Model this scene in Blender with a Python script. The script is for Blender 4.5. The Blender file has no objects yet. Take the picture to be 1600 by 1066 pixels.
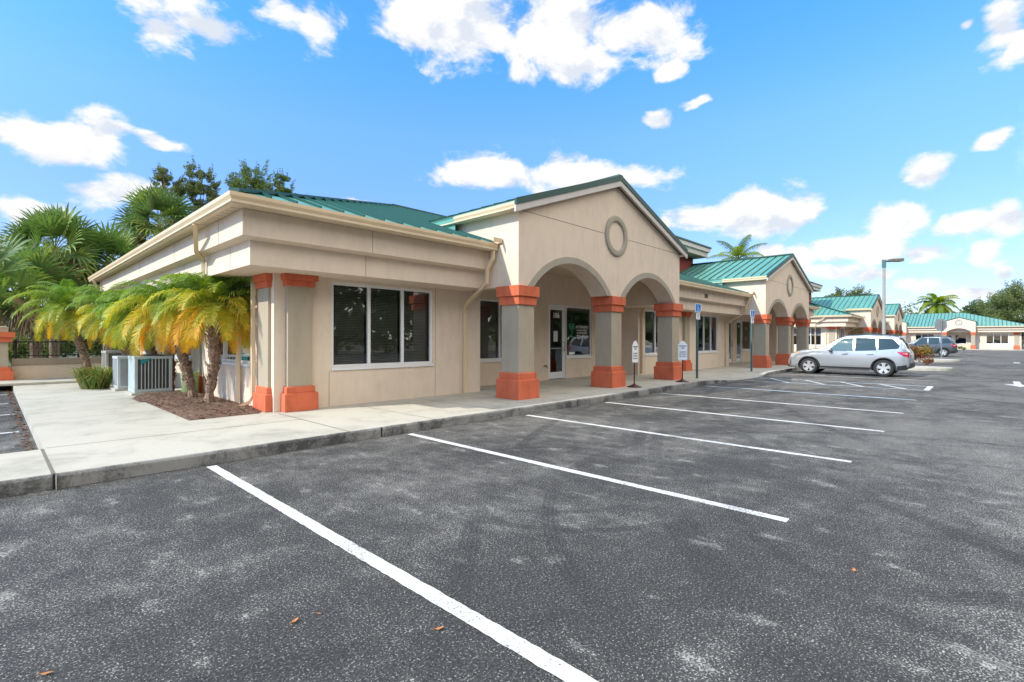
import bpy, bmesh, math, random
import numpy as np
from mathutils import Vector, Matrix, noise
R = math.radians
rng = random.Random(7)
C = bpy.context.scene.collection
scene = bpy.context.scene

# ------------------------------------------------------------------ materials
def new_mat(name):
    m = bpy.data.materials.new(name); m.use_nodes = True
    nt = m.node_tree
    return m, nt, nt.nodes['Principled BSDF']

def N(nt, typ, **kw):
    n = nt.nodes.new(typ)
    for k, v in kw.items():
        if k.startswith('i_'):
            key = k[2:]
            n.inputs[int(key) if key.isdigit() else key.replace('_', ' ')].default_value = v
        else: setattr(n, k, v)
    return n

def ramp(nt, stops):
    n = nt.nodes.new('ShaderNodeValToRGB'); e = n.color_ramp.elements
    while len(e) > 1: e.remove(e[-1])
    e[0].position = stops[0][0]; e[0].color = tuple(stops[0][1]) + (1,) if len(stops[0][1]) == 3 else stops[0][1]
    for p, c in stops[1:]:
        k = e.new(p); k.color = tuple(c) + (1,)
    return n

def simple(name, col, rough=.6, metal=0., var=.12, scale=3., bump=0., bscale=80., spec=.5, coat=0.):
    m, nt, b = new_mat(name)
    L = nt.links
    b.inputs['Roughness'].default_value = rough; b.inputs['Metallic'].default_value = metal
    b.inputs['Specular IOR Level'].default_value = spec
    if coat: b.inputs['Coat Weight'].default_value = coat; b.inputs['Coat Roughness'].default_value = .05
    tc = N(nt, 'ShaderNodeTexCoord')
    no = N(nt, 'ShaderNodeTexNoise', i_Scale=scale, i_Detail=6., i_Roughness=.6)
    L.new(tc.outputs['Object'], no.inputs['Vector'])
    r = ramp(nt, [(.3, [c*(1-var) for c in col]), (.7, [min(1, c*(1+var)) for c in col])])
    L.new(no.outputs['Fac'], r.inputs['Fac']); L.new(r.outputs['Color'], b.inputs['Base Color'])
    if bump:
        n2 = N(nt, 'ShaderNodeTexNoise', i_Scale=bscale, i_Detail=3.)
        L.new(tc.outputs['Object'], n2.inputs['Vector'])
        bp = N(nt, 'ShaderNodeBump', i_Strength=bump, i_Distance=.01)
        L.new(n2.outputs['Fac'], bp.inputs['Height']); L.new(bp.outputs['Normal'], b.inputs['Normal'])
    return m

def stucco(name, col, streak=.10):
    m, nt, b = new_mat(name); L = nt.links
    b.inputs['Roughness'].default_value = .92; b.inputs['Specular IOR Level'].default_value = .2
    tc = N(nt, 'ShaderNodeTexCoord')
    mp = N(nt, 'ShaderNodeMapping'); mp.inputs['Scale'].default_value = (4, 4, 1.3)
    L.new(tc.outputs['Object'], mp.inputs['Vector'])
    st = N(nt, 'ShaderNodeTexNoise', i_Scale=1.3, i_Detail=5., i_Roughness=.65); L.new(mp.outputs['Vector'], st.inputs['Vector'])
    bl = N(nt, 'ShaderNodeTexNoise', i_Scale=.8, i_Detail=7., i_Roughness=.72); L.new(tc.outputs['Object'], bl.inputs['Vector'])
    fine = N(nt, 'ShaderNodeTexNoise', i_Scale=32., i_Detail=4., i_Roughness=.75); L.new(tc.outputs['Object'], fine.inputs['Vector'])
    a = N(nt, 'ShaderNodeMath', operation='ADD'); L.new(st.outputs['Fac'], a.inputs[0]); L.new(bl.outputs['Fac'], a.inputs[1])
    a2 = N(nt, 'ShaderNodeMath', operation='MULTIPLY_ADD'); L.new(fine.outputs['Fac'], a2.inputs[0]); a2.inputs[1].default_value = .55; L.new(a.outputs[0], a2.inputs[2])
    r = ramp(nt, [(.36, [c*(1-streak*1.6) for c in col]), (.52, col), (.66, [min(1, c*(1+streak*.6)) for c in col])])
    h = N(nt, 'ShaderNodeMath', operation='MULTIPLY'); L.new(a2.outputs[0], h.inputs[0]); h.inputs[1].default_value = .395
    L.new(h.outputs[0], r.inputs['Fac']); L.new(r.outputs['Color'], b.inputs['Base Color'])
    n2 = N(nt, 'ShaderNodeTexNoise', i_Scale=140., i_Detail=4., i_Roughness=.7); L.new(tc.outputs['Object'], n2.inputs['Vector'])
    bp = N(nt, 'ShaderNodeBump', i_Strength=.45, i_Distance=.008)
    L.new(n2.outputs['Fac'], bp.inputs['Height']); L.new(bp.outputs['Normal'], b.inputs['Normal'])
    return m

def leafmat(name, stops, trans=.3):
    m, nt, b = new_mat(name); L = nt.links
    at = N(nt, 'ShaderNodeAttribute', attribute_name='tint')
    r = ramp(nt, stops); L.new(at.outputs['Fac'], r.inputs['Fac'])
    L.new(r.outputs['Color'], b.inputs['Base Color']); b.inputs['Roughness'].default_value = .5
    b.inputs['Specular IOR Level'].default_value = .35
    t = N(nt, 'ShaderNodeBsdfTranslucent'); 
    hs = N(nt, 'ShaderNodeHueSaturation', i_Saturation=1.15, i_Value=1.3); L.new(r.outputs['Color'], hs.inputs['Color'])
    L.new(hs.outputs['Color'], t.inputs['Color'])
    mx = N(nt, 'ShaderNodeMixShader'); mx.inputs[0].default_value = trans
    L.new(b.outputs[0], mx.inputs[1]); L.new(t.outputs[0], mx.inputs[2])
    L.new(mx.outputs[0], nt.nodes['Material Output'].inputs['Surface'])
    return m

def glassmat(name, tint=(.70, .73, .73), ior=1.95):
    m, nt, b = new_mat(name); L = nt.links; nt.nodes.remove(b)
    fr = N(nt, 'ShaderNodeFresnel', i_IOR=ior); tr = N(nt, 'ShaderNodeBsdfTransparent'); tr.inputs[0].default_value = tint + (1,)
    g = N(nt, 'ShaderNodeBsdfGlossy', i_Roughness=.012); g.inputs[0].default_value = (.95, .97, 1, 1)
    tc = N(nt, 'ShaderNodeTexCoord'); no = N(nt, 'ShaderNodeTexNoise', i_Scale=1.2, i_Detail=1.)
    L.new(tc.outputs['Object'], no.inputs['Vector'])
    bp = N(nt, 'ShaderNodeBump', i_Strength=.06, i_Distance=.05); L.new(no.outputs['Fac'], bp.inputs['Height']); L.new(bp.outputs['Normal'], g.inputs['Normal'])
    mx = N(nt, 'ShaderNodeMixShader'); L.new(fr.outputs[0], mx.inputs[0]); L.new(tr.outputs[0], mx.inputs[1]); L.new(g.outputs[0], mx.inputs[2])
    L.new(mx.outputs[0], nt.nodes['Material Output'].inputs['Surface'])
    return m

def asphalt():
    m, nt, b = new_mat('worn_asphalt'); L = nt.links
    tc = N(nt, 'ShaderNodeTexCoord'); V = tc.outputs['Object']
    # exposed aggregate : irregular chips
    vo = N(nt, 'ShaderNodeTexNoise', i_Scale=92., i_Detail=2., i_Roughness=.55, i_Distortion=.25); L.new(V, vo.inputs['Vector'])
    cl = N(nt, 'ShaderNodeTexVoronoi', i_Scale=80.); L.new(V, cl.inputs['Vector'])
    sp = N(nt, 'ShaderNodeSeparateColor'); L.new(cl.outputs['Color'], sp.inputs['Color'])
    # wear at two scales, stretched along the driving lanes
    mp = N(nt, 'ShaderNodeMapping'); mp.inputs['Scale'].default_value = (.55, .9, 1); L.new(V, mp.inputs['Vector'])
    w1 = N(nt, 'ShaderNodeTexNoise', i_Scale=.85, i_Detail=8., i_Roughness=.72, i_Distortion=.3); L.new(mp.outputs[0], w1.inputs['Vector'])
    mp2 = N(nt, 'ShaderNodeMapping'); mp2.inputs['Scale'].default_value = (1.6, .9, 1); mp2.inputs['Rotation'].default_value = (0, 0, .5); L.new(V, mp2.inputs['Vector'])
    w2 = N(nt, 'ShaderNodeTexNoise', i_Scale=2.6, i_Detail=6., i_Roughness=.7, i_Distortion=.1); L.new(mp2.outputs[0], w2.inputs['Vector'])
    sc = N(nt, 'ShaderNodeTexNoise', i_Scale=.16, i_Detail=3.); L.new(V, sc.inputs['Vector'])
    s1 = N(nt, 'ShaderNodeMath', operation='MULTIPLY_ADD'); L.new(w2.outputs['Fac'], s1.inputs[0]); s1.inputs[1].default_value = .62; L.new(w1.outputs['Fac'], s1.inputs[2])
    s2 = N(nt, 'ShaderNodeMath', operation='MULTIPLY_ADD'); L.new(sc.outputs['Fac'], s2.inputs[0]); s2.inputs[1].default_value = .7; L.new(s1.outputs[0], s2.inputs[2])
    # farther up the lot the sealcoat has worn thinner (aisle side)
    sx = N(nt, 'ShaderNodeSeparateXYZ'); L.new(V, sx.inputs[0])
    far = N(nt, 'ShaderNodeMapRange'); far.inputs[1].default_value = 1.; far.inputs[2].default_value = 14.; far.inputs[3].default_value = -.03; far.inputs[4].default_value = .115
    L.new(sx.outputs['X'], far.inputs[0])
    s3 = N(nt, 'ShaderNodeMath', operation='ADD'); L.new(s2.outputs[0], s3.inputs[0]); L.new(far.outputs[0], s3.inputs[1])
    wear = N(nt, 'ShaderNodeMapRange', interpolation_type='SMOOTHSTEP'); wear.inputs[1].default_value = .98; wear.inputs[2].default_value = 1.42; wear.inputs[3].default_value = .13; wear.inputs[4].default_value = .80
    L.new(s3.outputs[0], wear.inputs[0])
    # ragged scuffed patches where the coating is gone
    pt = N(nt, 'ShaderNodeTexNoise', i_Scale=2.6, i_Detail=6., i_Roughness=.6, i_Distortion=.15); L.new(mp2.outputs[0], pt.inputs['Vector'])
    pk = N(nt, 'ShaderNodeMapRange', interpolation_type='SMOOTHSTEP'); pk.inputs[1].default_value = .60; pk.inputs[2].default_value = .70; pk.inputs[3].default_value = 0.; pk.inputs[4].default_value = .52; L.new(pt.outputs['Fac'], pk.inputs[0])
    wz = N(nt, 'ShaderNodeMath', operation='ADD', use_clamp=True); L.new(wear.outputs[0], wz.inputs[0]); L.new(pk.outputs[0], wz.inputs[1])
    th_ = N(nt, 'ShaderNodeMapRange'); th_.inputs[3].default_value = .615; th_.inputs[4].default_value = .42; L.new(wz.outputs[0], th_.inputs[0])
    d = N(nt, 'ShaderNodeMath', operation='SUBTRACT'); L.new(vo.outputs['Fac'], d.inputs[0]); L.new(th_.outputs[0], d.inputs[1])
    kk = N(nt, 'ShaderNodeMapRange', interpolation_type='SMOOTHSTEP'); kk.inputs[1].default_value = -.012; kk.inputs[2].default_value = .05; L.new(d.outputs[0], kk.inputs[0])
    stone = ramp(nt, [(0, (.15, .145, .135)), (.5, (.29, .275, .25)), (1, (.43, .415, .38))]); L.new(sp.outputs[1], stone.inputs['Fac'])
    tar = ramp(nt, [(.36, (.016, .0155, .015)), (.52, (.040, .039, .038)), (.68, (.085, .083, .080))])
    tn = N(nt, 'ShaderNodeTexNoise', i_Scale=55., i_Detail=3., i_Roughness=.7); L.new(V, tn.inputs['Vector']); L.new(tn.outputs['Fac'], tar.inputs['Fac'])
    mx = N(nt, 'ShaderNodeMix', data_type='RGBA'); L.new(kk.outputs[0], mx.inputs['Factor']); 
    du = N(nt, 'ShaderNodeMix', data_type='RGBA'); dk = N(nt, 'ShaderNodeMath', operation='MULTIPLY'); dk.inputs[1].default_value = .42; L.new(wz.outputs[0], dk.inputs[0]); L.new(dk.outputs[0], du.inputs['Factor']); L.new(tar.outputs['Color'], du.inputs['A']); du.inputs['B'].default_value = (.165, .158, .147, 1)
    L.new(du.outputs['Result'], mx.inputs['A']); L.new(stone.outputs['Color'], mx.inputs['B'])
    # tyre marks : arcs of turning cars, each a band of fine tread lines
    acc = None
    for cx, cy, r, wd in ((13.3, -9.4, 14.7, .11), (12.0, -8.3, 12.9, .11), (13.3, -9.4, 16.3, .10), (4.23, 3.48, 1.17, .05), (4.3, 3.3, 1.5, .06), (5.9, -.45, 4.08, .09), (5.7, -.6, 2.5, .08), (20., -14., 20.5, .12), (20., -14., 18.9, .12), (-3., -6., 9.2, .10), (28., -9., 12.6, .12), (28., -9., 14.2, .12)):
        di = N(nt, 'ShaderNodeVectorMath', operation='DISTANCE'); L.new(V, di.inputs[0]); di.inputs[1].default_value = (cx, cy, 0)
        q0 = N(nt, 'ShaderNodeMath', operation='SUBTRACT'); L.new(di.outputs['Value'], q0.inputs[0]); q0.inputs[1].default_value = r
        q1 = N(nt, 'ShaderNodeMath', operation='ABSOLUTE'); L.new(q0.outputs[0], q1.inputs[0])
        q2 = N(nt, 'ShaderNodeMapRange', interpolation_type='SMOOTHSTEP'); q2.inputs[1].default_value = wd; q2.inputs[2].default_value = wd*.6; L.new(q1.outputs[0], q2.inputs[0])
        q3 = N(nt, 'ShaderNodeMath', operation='SINE'); q4 = N(nt, 'ShaderNodeMath', operation='MULTIPLY'); q4.inputs[1].default_value = 150.; L.new(q0.outputs[0], q4.inputs[0]); L.new(q4.outputs[0], q3.inputs[0])
        q5 = N(nt, 'ShaderNodeMapRange'); q5.inputs[1].default_value = -1; q5.inputs[3].default_value = .45; L.new(q3.outputs[0], q5.inputs[0])
        q6 = N(nt, 'ShaderNodeMath', operation='MULTIPLY'); L.new(q2.outputs[0], q6.inputs[0]); L.new(q5.outputs[0], q6.inputs[1])
        if acc is None: acc = q6.outputs[0]
        else:
            mxx = N(nt, 'ShaderNodeMath', operation='MAXIMUM'); L.new(acc, mxx.inputs[0]); L.new(q6.outputs[0], mxx.inputs[1]); acc = mxx.outputs[0]
    gate = N(nt, 'ShaderNodeTexNoise', i_Scale=.33, i_Detail=2.); L.new(V, gate.inputs['Vector'])
    gm = N(nt, 'ShaderNodeMapRange'); gm.inputs[1].default_value = .40; gm.inputs[2].default_value = .56; gm.inputs[3].default_value = .04; gm.inputs[4].default_value = .52; L.new(gate.outputs['Fac'], gm.inputs[0])
    gk = N(nt, 'ShaderNodeMath', operation='MULTIPLY'); L.new(gm.outputs[0], gk.inputs[0]); L.new(acc, gk.inputs[1])
    mt = N(nt, 'ShaderNodeMix', data_type='RGBA'); L.new(gk.outputs[0], mt.inputs['Factor']); L.new(mx.outputs['Result'], mt.inputs['A']); mt.inputs['B'].default_value = (.02, .02, .022, 1)
    L.new(mt.outputs['Result'], b.inputs['Base Color'])
    b.inputs['Roughness'].default_value = .82; b.inputs['Specular IOR Level'].default_value = .3
    hh = N(nt, 'ShaderNodeMath', operation='ADD'); L.new(tn.outputs['Fac'], hh.inputs[0]); L.new(kk.outputs[0], hh.inputs[1])
    bp = N(nt, 'ShaderNodeBump', i_Strength=.8, i_Distance=.012); L.new(hh.outputs[0], bp.inputs['Height']); L.new(bp.outputs['Normal'], b.inputs['Normal'])
    return m

def concrete(name, col, dirt=(.10, .095, .085), amount=.5, lo=.52, hi=.72):
    m, nt, b = new_mat(name); L = nt.links
    tc = N(nt, 'ShaderNodeTexCoord'); V = tc.outputs['Object']
    n1 = N(nt, 'ShaderNodeTexNoise', i_Scale=1.1, i_Detail=8., i_Roughness=.72, i_Distortion=.5); L.new(V, n1.inputs['Vector'])
    n2 = N(nt, 'ShaderNodeTexNoise', i_Scale=34., i_Detail=5., i_Roughness=.75); L.new(V, n2.inputs['Vector'])
    base = ramp(nt, [(.3, [c*.86 for c in col]), (.7, [min(1, c*1.08) for c in col])]); L.new(n2.outputs['Fac'], base.inputs['Fac'])
    k = N(nt, 'ShaderNodeMapRange', interpolation_type='SMOOTHSTEP'); k.inputs[1].default_value = lo; k.inputs[2].default_value = hi; k.inputs[3].default_value = 0; k.inputs[4].default_value = amount
    ad = N(nt, 'ShaderNodeMath', operation='MULTIPLY_ADD'); L.new(n2.outputs['Fac'], ad.inputs[0]); ad.inputs[1].default_value = .4; 
    sb = N(nt, 'ShaderNodeMath', operation='SUBTRACT'); L.new(n1.outputs['Fac'], sb.inputs[0]); sb.inputs[1].default_value = .2; L.new(sb.outputs[0], ad.inputs[2])
    L.new(ad.outputs[0], k.inputs[0])
    mx = N(nt, 'ShaderNodeMix', data_type='RGBA'); L.new(k.outputs[0], mx.inputs['Factor']); L.new(base.outputs['Color'], mx.inputs['A']); mx.inputs['B'].default_value = dirt + (1,)
    L.new(mx.outputs['Result'], b.inputs['Base Color']); b.inputs['Roughness'].default_value = .9
    bp = N(nt, 'ShaderNodeBump', i_Strength=.35, i_Distance=.006); L.new(n2.outputs['Fac'], bp.inputs['Height']); L.new(bp.outputs['Normal'], b.inputs['Normal'])
    return m

def linepaint(name, col):
    m, nt, b = new_mat(name); L = nt.links
    tc = N(nt, 'ShaderNodeTexCoord'); V = tc.outputs['Object']
    n1 = N(nt, 'ShaderNodeTexNoise', i_Scale=60., i_Detail=5., i_Roughness=.75); L.new(V, n1.inputs['Vector'])
    n2 = N(nt, 'ShaderNodeTexNoise', i_Scale=1.7, i_Detail=4.); L.new(V, n2.inputs['Vector'])
    a = N(nt, 'ShaderNodeMath', operation='MULTIPLY_ADD'); L.new(n2.outputs['Fac'], a.inputs[0]); a.inputs[1].default_value = .6; L.new(n1.outputs['Fac'], a.inputs[2])
    r = ramp(nt, [(.62, (.12, .12, .12)), (.73, [c*.78 for c in col]), (.95, col)]); L.new(a.outputs[0], r.inputs['Fac'])
    L.new(r.outputs['Color'], b.inputs['Base Color']); b.inputs['Roughness'].default_value = .75
    bp = N(nt, 'ShaderNodeBump', i_Strength=.5, i_Distance=.006); L.new(n1.outputs['Fac'], bp.inputs['Height']); L.new(bp.outputs['Normal'], b.inputs['Normal'])
    return m

M = {}
M['wall'] = stucco('tan_stucco', (.685, .57, .455), .08)
M['shaft'] = stucco('olive_stucco', (.395, .338, .255), .09)
M['orange'] = stucco('terracotta_paint', (.60, .15, .075), .2)
M['ring'] = stucco('grey_trim_stucco', (.36, .32, .26), .08)
M['roof'] = simple('green_metal_roof', (.12, .325, .26), .33, .1, .14, 1.2)
M['rib'] = simple('green_seam', (.004, .060, .048), .5, .0, .08, 2.)
M['dkgreen'] = simple('dark_green_edge', (.003, .055, .045), .55, .0, .08, 2.)
M['gutter'] = simple('beige_gutter_paint', (.66, .52, .34), .42, 0, .06, 2.)
M['rake'] = simple('pale_rake_board', (.52, .48, .45), .55, 0, .06, 2.)
M['soffit'] = simple('cream_soffit', (.60, .50, .36), .7, 0, .05, 2.)
M['white'] = simple('white_aluminium', (.74, .75, .76), .35, .1, .03, 2.)
M['glass'] = glassmat('window_glass')
M['blind'] = simple('window_blind', (.60, .565, .52), .6)
M['interior'] = simple('dark_interior', (.05, .045, .04), .8)
M['joint'] = simple('dark_tan_joint', (.25, .20, .155), .9)  # dark tan colour of the thin joint and groove strips
M['red'] = stucco('red_tower_stucco', (.30, .07, .06), .10)
M['asphalt'] = asphalt()
M['walk'] = concrete('pale_concrete', (.455, .43, .365), (.22, .205, .17), .6, .44, .70)
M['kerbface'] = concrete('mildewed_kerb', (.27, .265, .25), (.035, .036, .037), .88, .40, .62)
M['walkjoint'] = simple('concrete_joint', (.16, .145, .12), .95)
M['paint'] = linepaint('white_line_paint', (.70, .70, .69))
M['bluepaint'] = linepaint('pale_blue_line_paint', (.55, .68, .80))
M['ground'] = simple('grassy_ground', (.05, .075, .025), .95, 0, .3, .6)
M['bark'] = simple('grey_bark', (.13, .10, .075), .95, 0, .3, 6., .8, 30.)
M['palmbark'] = simple('shaggy_palm_bark', (.21, .145, .10), .95, 0, .75, 22., 1., 40.)
M['mulch'] = simple('bark_mulch', (.145, .085, .058), .95, 0, .45, 30., 1., 60.)
M['chip'] = leafmat('mulch_chips', [(0, (.07, .035, .025)), (.5, (.17, .10, .07)), (1, (.32, .23, .17))], 0.02)
M['leaf'] = leafmat('tree_leaves', [(0, (.05, .09, .02)), (.5, (.11, .17, .035)), (1, (.24, .27, .05))])
M['darkleaf'] = leafmat('dark_oak_leaves', [(0, (.04, .065, .025)), (.5, (.085, .125, .04)), (1, (.17, .21, .06))])
M['oliveleaf'] = leafmat('olive_leaves', [(0, (.06, .085, .03)), (.5, (.13, .165, .05)), (1, (.25, .27, .09))], .35)
M['sabal'] = leafmat('fan_palm_leaves', [(0, (.23, .155, .085)), (.16, (.22, .16, .07)), (.24, (.075, .13, .045)), (.6, (.15, .24, .06)), (.85, (.29, .36, .08)), (1, (.48, .46, .11))], .32)
M['date'] = leafmat('feather_palm_leaves', [(0, (.80, .34, .03)), (.22, (.80, .50, .045)), (.40, (.52, .47, .055)), (.66, (.25, .34, .05)), (1, (.125, .24, .05))], .36)
M['grass'] = leafmat('ornamental_grass', [(0, (.35, .24, .10)), (.3, (.20, .22, .05)), (1, (.10, .22, .035))], .3)
M['croton'] = leafmat('croton_leaves', [(0, (.12, .02, .02)), (.4, (.28, .05, .03)), (.6, (.10, .12, .02)), (.86, (.30, .16, .02)), (1, (.75, .55, .03))], .2)
M['dryleaf'] = simple('dry_leaf', (.42, .17, .05), .8)
M['litter'] = simple('brown_leaf_litter', (.17, .075, .035), .95, 0, .4, 25.)
M['black'] = simple('black_iron', (.012, .013, .013), .5)
M['rubber'] = simple('tyre_rubber', (.022, .022, .024), .8)
M['plastic'] = simple('black_trim', (.025, .026, .028), .55)
M['silver'] = simple('silver_car_paint', (.46, .48, .50), .26, .55, .02, 1., coat=.8)
M['charcoal'] = simple('grey_car_paint', (.085, .095, .105), .25, .4, .02, 1., coat=.8)
M['alloy'] = simple('alloy_wheel', (.70, .70, .70), .3, .7, .04)
M['chrome'] = simple('chrome', (.8, .8, .8), .12, 1.)
M['carglass'] = simple('tinted_car_glass', (.022, .026, .03), .03, .0, .05, .5, spec=.5, coat=.35)
M['clearcar'] = simple('light_car_glass', (.075, .11, .11), .03, .0, .05, .5, spec=.5, coat=.5)
M['lampglass'] = simple('headlamp_lens', (.62, .64, .64), .08, .3, spec=1., coat=1.)
M['redlens'] = simple('tail_lamp_lens', (.42, .01, .04), .12, spec=.8, coat=1.)
M['amber'] = simple('amber_lens', (.8, .35, .08), .2)
M['galv'] = simple('galvanised_post', (.23, .27, .28), .5, .4)
M['greenpost'] = simple('green_sign_post', (.05, .12, .12), .5)
M['blue'] = simple('blue_sign_face', (.01, .20, .58), .4)
M['signwhite'] = simple('white_sign_face', (.82, .82, .82), .45)
M['signtext'] = simple('dark_sign_lettering', (.08, .03, .05), .6)
M['signback'] = simple('bare_sign_back', (.36, .38, .39), .45, .4)
M['maroon'] = simple('maroon_iron', (.055, .012, .012), .45)
M['acbody'] = simple('grey_ac_cabinet', (.50, .54, .56), .45, .1)
M['acteal'] = simple('pale_teal_cabinet', (.45, .53, .54), .4, .1)
M['acbeige'] = simple('beige_ac_cabinet', (.42, .40, .36), .5)
M['accoil'] = simple('dark_coil', (.055, .07, .075), .7)
M['tealbadge'] = simple('teal_badge', (.01, .23, .26), .4)
M['olivecap'] = simple('olive_well_cap', (.17, .23, .085), .6)
M['lamp'] = simple('bronze_luminaire', (.20, .19, .13), .5, .3)
M['pole'] = simple('grey_concrete_pole', (.33, .32, .29), .8)
M['wingreen'] = simple('green_vinyl', (.02, .30, .13), .5)
M['paper'] = simple('paper_notice', (.55, .55, .60), .7)
M['bronze'] = simple('bronze_numerals', (.10, .07, .05), .5)
M['brass'] = simple('old_brass', (.10, .075, .03), .45, .8)
M['coping'] = stucco('grey_coping', (.34, .28, .22), .1)

# ------------------------------------------------------------------ mesh helpers
class MB:
    def __init__(s): s.v = []; s.f = []; s.mi = []; s.t = []; s.cur = 0; s.tint = .5
    def add(s, vs, fs):
        b = len(s.v); s.v += [tuple(v) for v in vs]
        for f in fs: s.f.append(tuple(i+b for i in f)); s.mi.append(s.cur); s.t.append(s.tint)
    def quad(s, a, b, c, d): s.add([a, b, c, d], [(0, 1, 2, 3)])
    def poly(s, p): s.add(p, [tuple(range(len(p)))])
    def box(s, x0, x1, y0, y1, z0, z1):
        s.hexa([(x0, y0, z0), (x1, y0, z0), (x1, y1, z0), (x0, y1, z0)], [(x0, y0, z1), (x1, y0, z1), (x1, y1, z1), (x0, y1, z1)])
    def hexa(s, lo, hi):
        s.add(list(lo)+list(hi), [(3, 2, 1, 0), (4, 5, 6, 7), (0, 1, 5, 4), (1, 2, 6, 5), (2, 3, 7, 6), (3, 0, 4, 7)])
    def prism(s, pts, d):   # closed polygon (3d) extruded by vector d
        n = len(pts); q = [tuple(p[i]+d[i] for i in range(3)) for p in pts]
        s.add(list(pts)+q, [tuple(reversed(range(n))), tuple(range(n, 2*n))]+[(i, (i+1) % n, n+(i+1) % n, n+i) for i in range(n)])
    def tube(s, path, r, n=8, caps=True, flat=1.):
        P = [Vector(p) for p in path]; rr = r if isinstance(r, (list, tuple)) else [r]*len(P)
        vs = []; up = None
        for i, p in enumerate(P):
            d = (P[min(i+1, len(P)-1)]-P[max(i-1, 0)]).normalized()
            if up is None: up = Vector((0, 0, 1)) if abs(d.z) < .9 else Vector((1, 0, 0))
            a = d.cross(up).normalized(); b = a.cross(d).normalized(); up = b
            for k in range(n):
                t = 2*math.pi*(k+.5)/n
                vs.append(p+a*math.cos(t)*rr[i]+b*math.sin(t)*rr[i]*flat)
        fs = [(i*n+k, i*n+(k+1) % n, (i+1)*n+(k+1) % n, (i+1)*n+k) for i in range(len(P)-1) for k in range(n)]
        if caps: fs += [tuple(reversed(range(n))), tuple(range((len(P)-1)*n, len(P)*n))]
        s.add(vs, fs)
    def lathe(s, prof, c, n=24):
        vs = [(c[0]+r*math.cos(2*math.pi*k/n), c[1]+r*math.sin(2*math.pi*k/n), c[2]+z) for r, z in prof for k in range(n)]
        fs = [(i*n+k, i*n+(k+1) % n, (i+1)*n+(k+1) % n, (i+1)*n+k) for i in range(len(prof)-1) for k in range(n)]
        fs += [tuple(reversed(range(n))), tuple(range((len(prof)-1)*n, len(prof)*n))]
        s.add(vs, fs)
    def build(s, name, mat, parent=None, smooth=False, bevel=0., tint=False):
        off = Vector((0, 0, 0)); p = parent
        while p is not None: off += p.location; p = p.parent
        me = bpy.data.meshes.new(name)
        me.from_pydata([(v[0]-off.x, v[1]-off.y, v[2]-off.z) for v in s.v], [], s.f)
        mats = mat if isinstance(mat, (list, tuple)) else [mat]
        for m in mats: me.materials.append(M[m] if isinstance(m, str) else m)
        if len(mats) > 1: me.polygons.foreach_set('material_index', s.mi)
        if tint:
            a = me.attributes.new('tint', 'FLOAT', 'FACE'); a.data.foreach_set('value', s.t)
        if smooth: me.polygons.foreach_set('use_smooth', [True]*len(me.polygons))
        me.update()
        o = bpy.data.objects.new(name, me); C.objects.link(o)
        if parent is not None: o.parent = parent
        if bevel:
            b = o.modifiers.new('bevel', 'BEVEL'); b.width = bevel; b.segments = 2; b.limit_method = 'ANGLE'; b.angle_limit = R(40)
        return o

def tag(o, label, cat, group=None, kind=None):
    o['label'] = label; o['category'] = cat
    if group: o['group'] = group
    if kind: o['kind'] = kind
    return o
def thing(name, label, cat, loc=(0, 0, 0), rz=0, group=None):
    o = bpy.data.objects.new(name, None); C.objects.link(o); o.location = loc; o.rotation_euler = (0, 0, rz); o.empty_display_size = .2
    return tag(o, label, cat, group)
def struct(o): o['kind'] = 'structure'; return o
def copy_tree(o, parent=None):
    c = o.copy(); C.objects.link(c)
    if parent is not None: c.parent = parent
    for ch in list(o.children): copy_tree(ch, c)
    return c
def zero_build(mb, *a, **k): return mb.build(*a, **k)

def text(s, size, mat, parent, mtx, name='lettering', extrude=.002, bold=0., sx=1.):
    cu = bpy.data.curves.new('t', 'FONT'); cu.body = s; cu.size = size; cu.extrude = extrude; cu.align_x = 'CENTER'; cu.align_y = 'CENTER'; cu.offset = bold; cu.resolution_u = 2
    o = bpy.data.objects.new('t', cu); C.objects.link(o)
    dg = bpy.context.evaluated_depsgraph_get(); dg.update()
    me = bpy.data.meshes.new_from_object(o.evaluated_get(dg)); bpy.data.objects.remove(o)
    off = Vector((0, 0, 0)); p = parent
    while p is not None: off += p.location; p = p.parent
    me.transform(Matrix.Translation(-off) @ mtx @ Matrix.Diagonal((sx, 1, 1, 1)))
    me.name = name; me.materials.clear(); me.materials.append(M[mat])
    q = bpy.data.objects.new(name, me); C.objects.link(q); q.parent = parent
    return q
def facing_front(x, y, z): return Matrix.Translation((x, y, z)) @ Matrix.Rotation(R(90), 4, 'X')     # reads from -Y

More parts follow.
